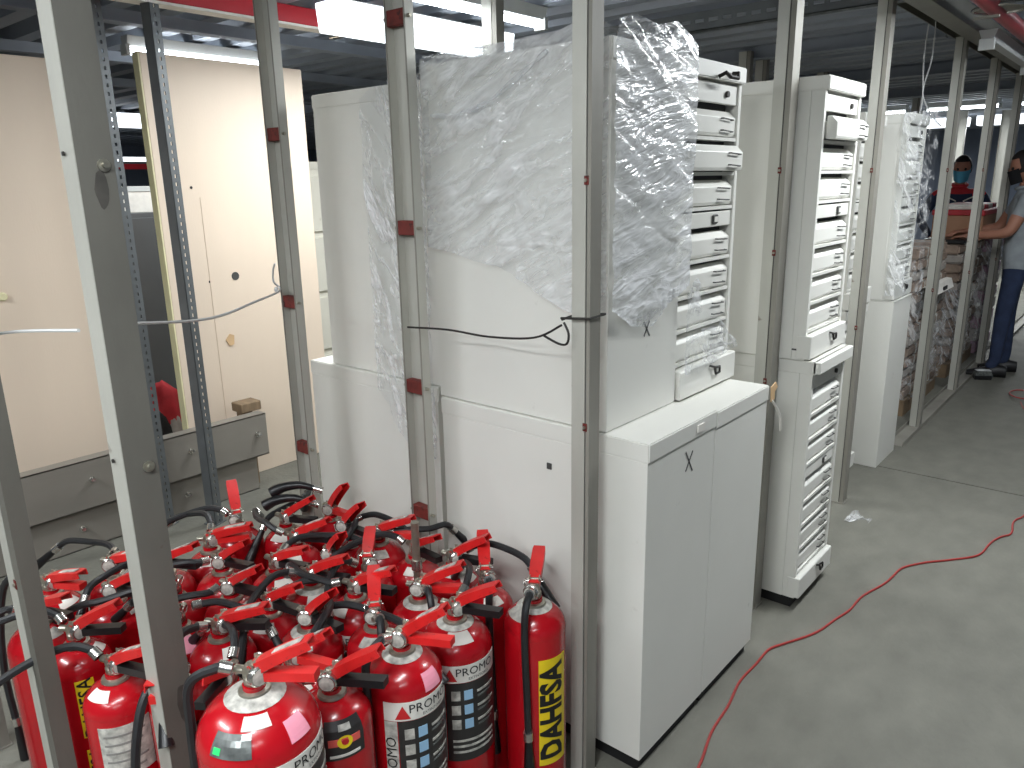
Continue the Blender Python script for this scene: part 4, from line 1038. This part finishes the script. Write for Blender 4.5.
# ------------------------------------------------------------------ wrapped bundles behind the aisle studs
def pallet(label, x0, x1, y0, y1):
    t = thing('pallet', label, 'pallet', (0, 0, 0))
    for k in range(5):
        yy = y0+(y1-y0-0.09)*k/4
        link('plank', MB().box(x0, x1, yy, yy+0.09, 0.09, 0.11).mesh('plank', M_wood), t)
    for xx in (x0, (x0+x1)/2-0.04, x1-0.08):
        link('runner', MB().box(xx, xx+0.08, y0, y1, 0.0, 0.09).mesh('runner', M_wood), t)
_bm = {}
def bundle(label, x, y, z, wx, wy, h, m, group, rz):
    key = (wx, wy, h, m.name)
    if key not in _bm:
        b = MB().box(-wx/2, wx/2, -wy/2, wy/2, 0, h-0.004).mesh('wad', m, bevel=0.012, segs=2)
        s = MB().box(-wx/2-0.002, wx/2+0.002, -0.012, 0.012, 0.0, h-0.003).mesh('strap', M_tag, bevel=0.003)
        _bm[key] = (b, s)
    b, s = _bm[key]
    t = thing('paper_bundle', label, 'bundle', (x, y, z), rz, group)
    link('wad', b, t); link('strap', s, t)
pallet('wooden pallet under the nearer stacks of wrapped bundles', -1.78, -1.19, 5.50, 6.42)
pallet('wooden pallet under the farther stacks of wrapped bundles', -1.78, -1.19, 6.80, 7.80)
ylay = [('left column of the nearer stack', 5.72, 14), ('right column of the nearer stack', 6.18, 14), ('left column of the farther stack', 7.04, 13), ('right column of the farther stack', 7.52, 13)]
for nm, yy, nl in ylay:
    for k in range(nl):
        bundle('wrapped bundle in the '+nm+', '+(ORD[k] if k < 11 else ['twelfth', 'thirteenth', 'fourteenth'][k-11])+' layer from the bottom',
               -1.38+random.uniform(-0.015, 0.015), yy+random.uniform(-0.012, 0.012), 0.11+k*0.073, 0.36, 0.43, 0.073, M_bundle if (k+int(yy*7)) % 3 else M_bundle2, 'bundles on the pallets', random.uniform(-0.04, 0.04))
for k in range(9):
    bundle('pinkish pack in the film-wrapped pile by the man in grey, '+ORD[k]+' from the bottom', -1.27+random.uniform(-0.008, 0.008), 8.28, 0.115*k, 0.20, 0.70, 0.115, M_bundle2 if k % 2 else mat('pink_packs', (176, 140, 158), 0.6, 0, 0.25, 14), 'packs in the far pile', random.uniform(-0.02, 0.02))
t = thing('plastic_film', 'shiny film round the lower half of the nearer bundle stack', 'plastic film')
link('sheet', film('sheet', '', [(-1.60, 5.485), (-1.175, 5.485), (-1.175, 6.42)], lambda s: 0.86, lambda s: 0.12, 60, 40, M_film2, 0.02, 0.004, seed=12.0), t)
t = thing('plastic_film', 'shiny film round the farther bundle stack', 'plastic film')
link('sheet', film('sheet', '', [(-1.60, 6.78), (-1.175, 6.78), (-1.175, 7.80)], lambda s: 0.72, lambda s: 0.12, 50, 50, M_film2, 0.02, 0.004, seed=15.0), t)
t = thing('plastic_film', 'shiny film round the pinkish pile by the man in grey', 'plastic film')
link('sheet', film('sheet', '', [(-1.40, 7.90), (-1.155, 7.90), (-1.155, 8.66)], lambda s: 1.02, lambda s: 0.02, 50, 50, M_film2, 0.02, 0.004, seed=19.0), t)
t = thing('paper_sheet', 'white sheet of paper lying on the film of the nearer bundle stack', 'paper', (-1.17, 5.95, 0.86))
link('sheet', MB().prism([(-0.02, 0.0), (0.0, 0.012), (0.03, 0.006), (0.05, -0.05), (0.054, -0.05), (0.034, 0.012), (0.0, 0.017), (-0.022, 0.005)], 'y', -0.36, 0.30).mesh('sheet', M_paper), t)
link('dark_print', MB().box(0.048, 0.056, -0.02, 0.08, -0.04, -0.015).mesh('dark_print', M_ink), t)
t = thing('carton', "brown carton with red packets on top, under the hands of the man in grey", 'box', (-1.33, 7.72, 1.062))
link('tray', MB().box(-0.20, 0.17, -0.40, 0.40, 0, 0.20).mesh('tray', M_carton, bevel=0.006), t)
link('rim', MB().box(-0.21, 0.18, -0.41, 0.41, 0.20, 0.245).mesh('rim', M_redpack, bevel=0.006), t)
for k in range(4):
    link('packet', MB().box(-0.17, 0.14, -0.38+k*0.19, -0.22+k*0.19, 0.246, 0.285).mesh('packet', M_redpack if k % 2 else M_paper, bevel=0.006), t)
t = thing('binder', 'dark flat binder lying on the farther bundles beside the carton', 'binder', (-1.36, 7.08, 1.062))
link('cover', MB().box(-0.14, 0.16, -0.16, 0.16, 0, 0.03).mesh('cover', M_blackp, bevel=0.004), t)
link('pages', MB().box(-0.13, 0.155, -0.15, 0.165, 0.006, 0.024).mesh('pages', M_paper), t)

# ------------------------------------------------------------------ people
def skin_body(name, joints, bones, root, sub=2):
    """joints {name: ((x,y,z), r or (rx,ry))}"""
    names = list(joints); ix = {n: i for i, n in enumerate(names)}
    me = bpy.data.meshes.new(name)
    me.from_pydata([joints[n][0] for n in names], [(ix[a], ix[b]) for a, b in bones], [])
    ob = bpy.data.objects.new(name, me); COL.objects.link(ob)
    md = ob.modifiers.new('skin', 'SKIN'); md.use_smooth_shade = True; md.branch_smoothing = 0.6
    if not me.skin_vertices: me.skin_vertices.new()
    sv = me.skin_vertices[0].data
    for n in names:
        r = joints[n][1]; sv[ix[n]].radius = (r, r) if not isinstance(r, tuple) else r
        sv[ix[n]].use_root = (n == root)
    sd = ob.modifiers.new('sub', 'SUBSURF'); sd.levels = sub; sd.render_levels = sub
    dg = bpy.context.evaluated_depsgraph_get(); dg.update()
    out = bpy.data.meshes.new_from_object(ob.evaluated_get(dg)); out.name = name
    bpy.data.objects.remove(ob); bpy.data.meshes.remove(me)
    for p in out.polygons: p.use_smooth = True
    return out
def hand_joints(J, B, wrist, pre, base, dirv, side, upv, curl=0.25):
    """palm and five fingers along dirv; side = towards the little finger -> thumb is at -side"""
    b = Vector(base); d = Vector(dirv).normalized(); s = Vector(side).normalized(); u = Vector(upv).normalized()
    J[pre+'palm'] = (tuple(b+d*0.045), (0.030, 0.016)); B.append((wrist, pre+'palm'))
    J[pre+'knuckle'] = (tuple(b+d*0.085), (0.032, 0.013)); B.append((pre+'palm', pre+'knuckle'))
    for k, (off, L) in enumerate(((-0.028, 0.066), (-0.010, 0.075), (0.009, 0.070), (0.027, 0.056))):
        p0 = b+d*0.092+s*off; p1 = p0+d*L*0.5-u*0.012*curl*4; p2 = p0+d*L*0.85-u*0.03*curl*4
        J[pre+'f%da' % k] = (tuple(p0), 0.0085); J[pre+'f%db' % k] = (tuple(p1), 0.008); J[pre+'f%dc' % k] = (tuple(p2), 0.0068)
        B += [(pre+'knuckle', pre+'f%da' % k), (pre+'f%da' % k, pre+'f%db' % k), (pre+'f%db' % k, pre+'f%dc' % k)]
    p0 = b+d*0.045-s*0.034; p1 = b+d*0.075-s*0.050; p2 = b+d*0.10-s*0.052
    J[pre+'ta'] = (tuple(p0), 0.010); J[pre+'tb'] = (tuple(p1), 0.009); J[pre+'tc'] = (tuple(p2), 0.0075)
    B += [(pre+'palm', pre+'ta'), (pre+'ta', pre+'tb'), (pre+'tb', pre+'tc')]
def person(label, loc, rz, sc, arms, stance, colours, look=(0.0, 0.0), cap=None, maskm=None, shoulder=None):
    """figure faces local -y. arms: dict L/R -> (elbow, wrist) local points; stance: foot offsets"""
    t = thing('person', label, 'person', loc, rz); t.scale = (sc, sc, sc)
    J = {'pelvis': ((0, 0, 0.95), (0.165, 0.130)), 'waist': ((0, 0.0, 1.08), (0.160, 0.130)), 'chest': ((0, -0.01, 1.27), (0.175, 0.130)),
         'upper': ((0, 0.0, 1.40), (0.125, 0.085)), 'neck': ((0, -0.005, 1.49), 0.055), 'neck2': ((0, -0.02, 1.545), 0.052)}
    B = [('pelvis', 'waist'), ('waist', 'chest'), ('chest', 'upper'), ('upper', 'neck'), ('neck', 'neck2')]
    for s, nm in ((-1, 'R'), (1, 'L')):
        fo = stance[nm]
        J['hip'+nm] = ((s*0.09, 0, 0.88), 0.092); J['knee'+nm] = ((s*0.10+fo[0]*0.5, fo[1]*0.5-0.015, 0.50), 0.064)
        J['ank'+nm] = ((s*0.105+fo[0], fo[1], 0.10), 0.045); J['toe'+nm] = ((s*0.115+fo[0], fo[1]-0.05, 0.06), 0.045)
        B += [('pelvis', 'hip'+nm), ('hip'+nm, 'knee'+nm), ('knee'+nm, 'ank'+nm), ('ank'+nm, 'toe'+nm)]
        e, wv = arms[nm]
        J['sho'+nm] = ((s*0.185, 0.0, 1.405), 0.062); J['elb'+nm] = (e, 0.047); J['wri'+nm] = (wv, 0.030)
        mid = (Vector(e)*0.45+Vector(J['sho'+nm][0])*0.55); J['slv'+nm] = (tuple(mid), 0.056)
        B += [('upper', 'sho'+nm), ('sho'+nm, 'slv'+nm), ('slv'+nm, 'elb'+nm), ('elb'+nm, 'wri'+nm)]
        d = (Vector(wv)-Vector(e)).normalized(); sd = d.cross(Vector((0, 0, 1)))*(s); 
        if sd.length < 0.1: sd = Vector((0, 1, 0))
        hand_joints(J, B, 'wri'+nm, 'h'+nm, wv, d, sd, Vector((0, 0, 1)))
    me = skin_body('body', J, B, 'pelvis')
    mats_ = [colours['skin'], colours['top'], colours['legs'], colours['shoe'], colours.get('yoke', colours['top']), colours.get('stripe', colours['top'])]
    for m_ in mats_: me.materials.append(m_)
    def segd(p, a, b):
        ab = b-a; u = max(0, min(1, (p-a).dot(ab)/ab.length_squared)); return (p-a-ab*u).length, u
    for pl in me.polygons:
        c = pl.center; i = 1
        if c.z < colours.get('hem', 0.985): i = 2
        if c.z < 0.075: i = 3
        if c.z > 1.50: i = 0
        for nm in 'LR':
            s_, sl, e, wv = [Vector(J[k+nm][0]) for k in ('sho', 'slv', 'elb', 'wri')]
            du, uu = segd(c, sl, e); dl, ul = segd(c, e, wv); ds, us = segd(c, s_, sl)
            body_d = abs(c.x) < 0.17 and c.z < 1.45 and min(du, dl) > 0.075
            hd = min([(c-Vector(J[k][0])).length for k in J if k.startswith('h'+nm)])
            if hd < 0.05: i = 0
            elif not body_d and min(du, dl) < 0.085 and min(du, dl) < ds:
                if colours.get('sleeve') == 'long': i = 1
                else: i = 0 if (dl <= du or uu > 0.15) else 1
        if colours.get('yoke') and i == 1 and c.z > 1.40: i = 4
        pl.material_index = i
    link('body', me, t)
    # head: ellipsoid shaped with jaw, nose, brow
    hx = Matrix.Translation((0, -0.035, 1.645)) @ Matrix.Rotation(look[1], 4, 'Z') @ Matrix.Rotation(look[0], 4, 'X')
    vs = []; fs = []; n = 20
    for i in range(n+1):
        a = PI*i/n
        for k in range(2*n):
            b = 2*PI*k/(2*n); d = Vector((math.sin(a)*math.cos(b), math.sin(a)*math.sin(b), math.cos(a)))
            p = Vector((d.x*0.077, d.y*0.096, d.z*0.118))
            if p.z < 0: p.x *= 1-0.28*(-p.z/0.118); p.y = p.y*(1-0.10*(-p.z/0.118)) - 0.012*(-p.z/0.118)
            if d.y < 0:
                g = math.exp(-((p.x/0.016)**2))*math.exp(-(((p.z+0.012)/0.024)**2)); p.y -= 0.024*g      # nose
                for sx in (-1, 1):
                    g = math.exp(-(((p.x-sx*0.032)/0.016)**2))*math.exp(-(((p.z-0.012)/0.013)**2)); p.y += 0.010*g   # eye sockets
                g = math.exp(-((p.x/0.03)**2))*math.exp(-(((p.z+0.055)/0.012)**2)); p.y -= 0.005*g        # lips
            vs.append(tuple(hx @ p))
    for i in range(n):
        for k in range(2*n):
            k2 = (k+1) % (2*n); fs.append((i*2*n+k, i*2*n+k2, (i+1)*2*n+k2, (i+1)*2*n+k))
    hm = MB().add(vs, fs).mesh('head', M_skin)
    for p in hm.polygons: p.use_smooth = True
    ho = link('head', hm, t)
    for sx in (-1, 1):
        link('eye', MB().lathe([(0.001, -0.011), (0.009, -0.006), (0.011, 0), (0.009, 0.006), (0.001, 0.011)], 10).xf(hx @ Matrix.Translation((sx*0.031, -0.083, 0.012))).mesh('eye', M_hair, smooth=True), ho)
        link('ear', MB().lathe([(0.004, -0.030), (0.014, -0.015), (0.016, 0.005), (0.013, 0.022), (0.003, 0.030)], 10).xf(hx @ Matrix.Translation((sx*0.077, 0.008, -0.005)) @ Matrix.Scale(0.45, 4, (1, 0, 0))).mesh('ear', M_skin, smooth=True), ho)
    # hair cap
    vs = []; fs = []
    for i in range(13):
        a = (PI*0.60)*i/12
        for k in range(28):
            b = 2*PI*k/28; d = Vector((math.sin(a)*math.cos(b), math.sin(a)*math.sin(b), math.cos(a)))
            f_ = 1.0
            if d.y < -0.35 and d.z < 0.62: f_ = 0.93
            vs.append(tuple(hx @ Vector((d.x*0.083*f_, d.y*0.103*f_+0.004, d.z*0.126*f_))))
    for i in range(12):
        for k in range(28):
            k2 = (k+1) % 28; fs.append((i*28+k, i*28+k2, (i+1)*28+k2, (i+1)*28+k))
    hm = MB().add(vs, fs).mesh('hair', M_hair)
    for p in hm.polygons: p.use_smooth = True
    link('hair', hm, ho)
    if maskm:
        vs = []; fs = []
        for i in range(9):
            for k in range(13):
                b = -PI/2+(k-6)/6*1.15; z = -0.105+0.108*i/8
                rr = 1.0-0.25*max(0, -z/0.118)
                bulge = 0.020*math.cos((k-6)/6*1.5)
                vs.append(tuple(hx @ Vector((math.cos(b)*0.084*rr, math.sin(b)*(0.100+bulge)*(1-0.05*i/8)-0.008, z))))
        for i in range(8):
            for k in range(12): a = i*13+k; fs.append((a, a+1, a+14, a+13))
        mm = MB().add(vs, fs).mesh('face_mask', maskm)
        for p in mm.polygons: p.use_smooth = True
        link('face_mask', mm, ho)
        for sx in (-1, 1):
            link('ear_loop', MB().tube(spline([tuple(hx @ Vector((sx*0.070, -0.05, -0.02))), tuple(hx @ Vector((sx*0.080, -0.01, 0.02))), tuple(hx @ Vector((sx*0.084, 0.018, -0.005)))]), 0.0025, 5).mesh('ear_loop', maskm), ho)
    # collar
    cz = [(0.064*math.cos(a), -0.008+0.064*math.sin(a), 1.492-0.016*math.sin(-a)) for a in [2*PI*k/20 for k in range(21)]]
    link('collar', MB().tube(cz, 0.014, 8).mesh('collar', colours.get('yoke', colours['top']), smooth=True), t)
    if shoulder:
        for sx in (-1, 1):
            link('chest_stripe', MB().tube(spline([(sx*0.03, -0.118, 1.34), (sx*0.10, -0.112, 1.375), (sx*0.175, -0.07, 1.40)]), 0.006, 6).mesh('chest_stripe', shoulder), t)
    for s, nm in ((-1, 'R'), (1, 'L')):
        fo = stance[nm]
        pr = [(-0.05, 0.0), (0.05, 0.0), (0.05, 0.03), (0.045, 0.09), (-0.045, 0.09), (-0.05, 0.03)]
        x = s*0.112+fo[0]; y_ = fo[1]
        sh = MB()
        rings = [(0.09, 0.040, 0.085), (0.03, 0.048, 0.10), (-0.06, 0.050, 0.075), (-0.14, 0.048, 0.052), (-0.185, 0.034, 0.038)]
        vs = []; fs = []
        for (yy, ww, hh) in rings:
            for k in range(10):
                a = 2*PI*k/10; vs.append((x+ww*math.cos(a), y_+yy, max(0.0, hh/2+hh/2*math.sin(a)*1.1)))
        for i in range(4):
            for k in range(10): k2 = (k+1) % 10; fs.append((i*10+k, i*10+k2, (i+1)*10+k2, (i+1)*10+k))
        fs += [tuple(range(10)), tuple(40+k for k in range(10))]
        link('shoe', sh.add(vs, fs).mesh('shoe', colours['shoe'], smooth=True), t)
    return t
# man in grey polo reaching left over the carton; faces -x (towards the stacks)
person('man in grey polo, jeans and black mask reaching over the carton at right', (-0.875, 7.22, 0), R_(-78), 1.0,
       {'R': ((-0.27, -0.13, 1.16), (-0.16, -0.36, 1.14)), 'L': ((0.25, -0.10, 1.15), (0.12, -0.34, 1.12))}, {'R': (0.0, 0.03), 'L': (0.02, -0.06)},
       {'skin': M_skin, 'top': M_greycloth, 'legs': M_jeans, 'shoe': M_shoe, 'hem': 0.87}, look=(R_(22), R_(0)), maskm=M_mblack)
person('person in navy jacket with red shoulders and pale blue mask behind the stacks', (-1.61, 8.66, 0), R_(18), 1.0,
       {'R': ((-0.31, 0.0, 1.16), (-0.22, -0.20, 1.00)), 'L': ((0.31, -0.02, 1.16), (0.22, -0.24, 1.02))}, {'R': (0.0, 0.0), 'L': (0.0, 0.0)},
       {'skin': M_skin, 'top': M_navy, 'legs': M_jeans, 'shoe': M_shoe, 'yoke': M_redcloth, 'stripe': M_redcloth, 'sleeve': 'long'}, look=(R_(15), R_(-10)), maskm=M_mblue, shoulder=M_paper)
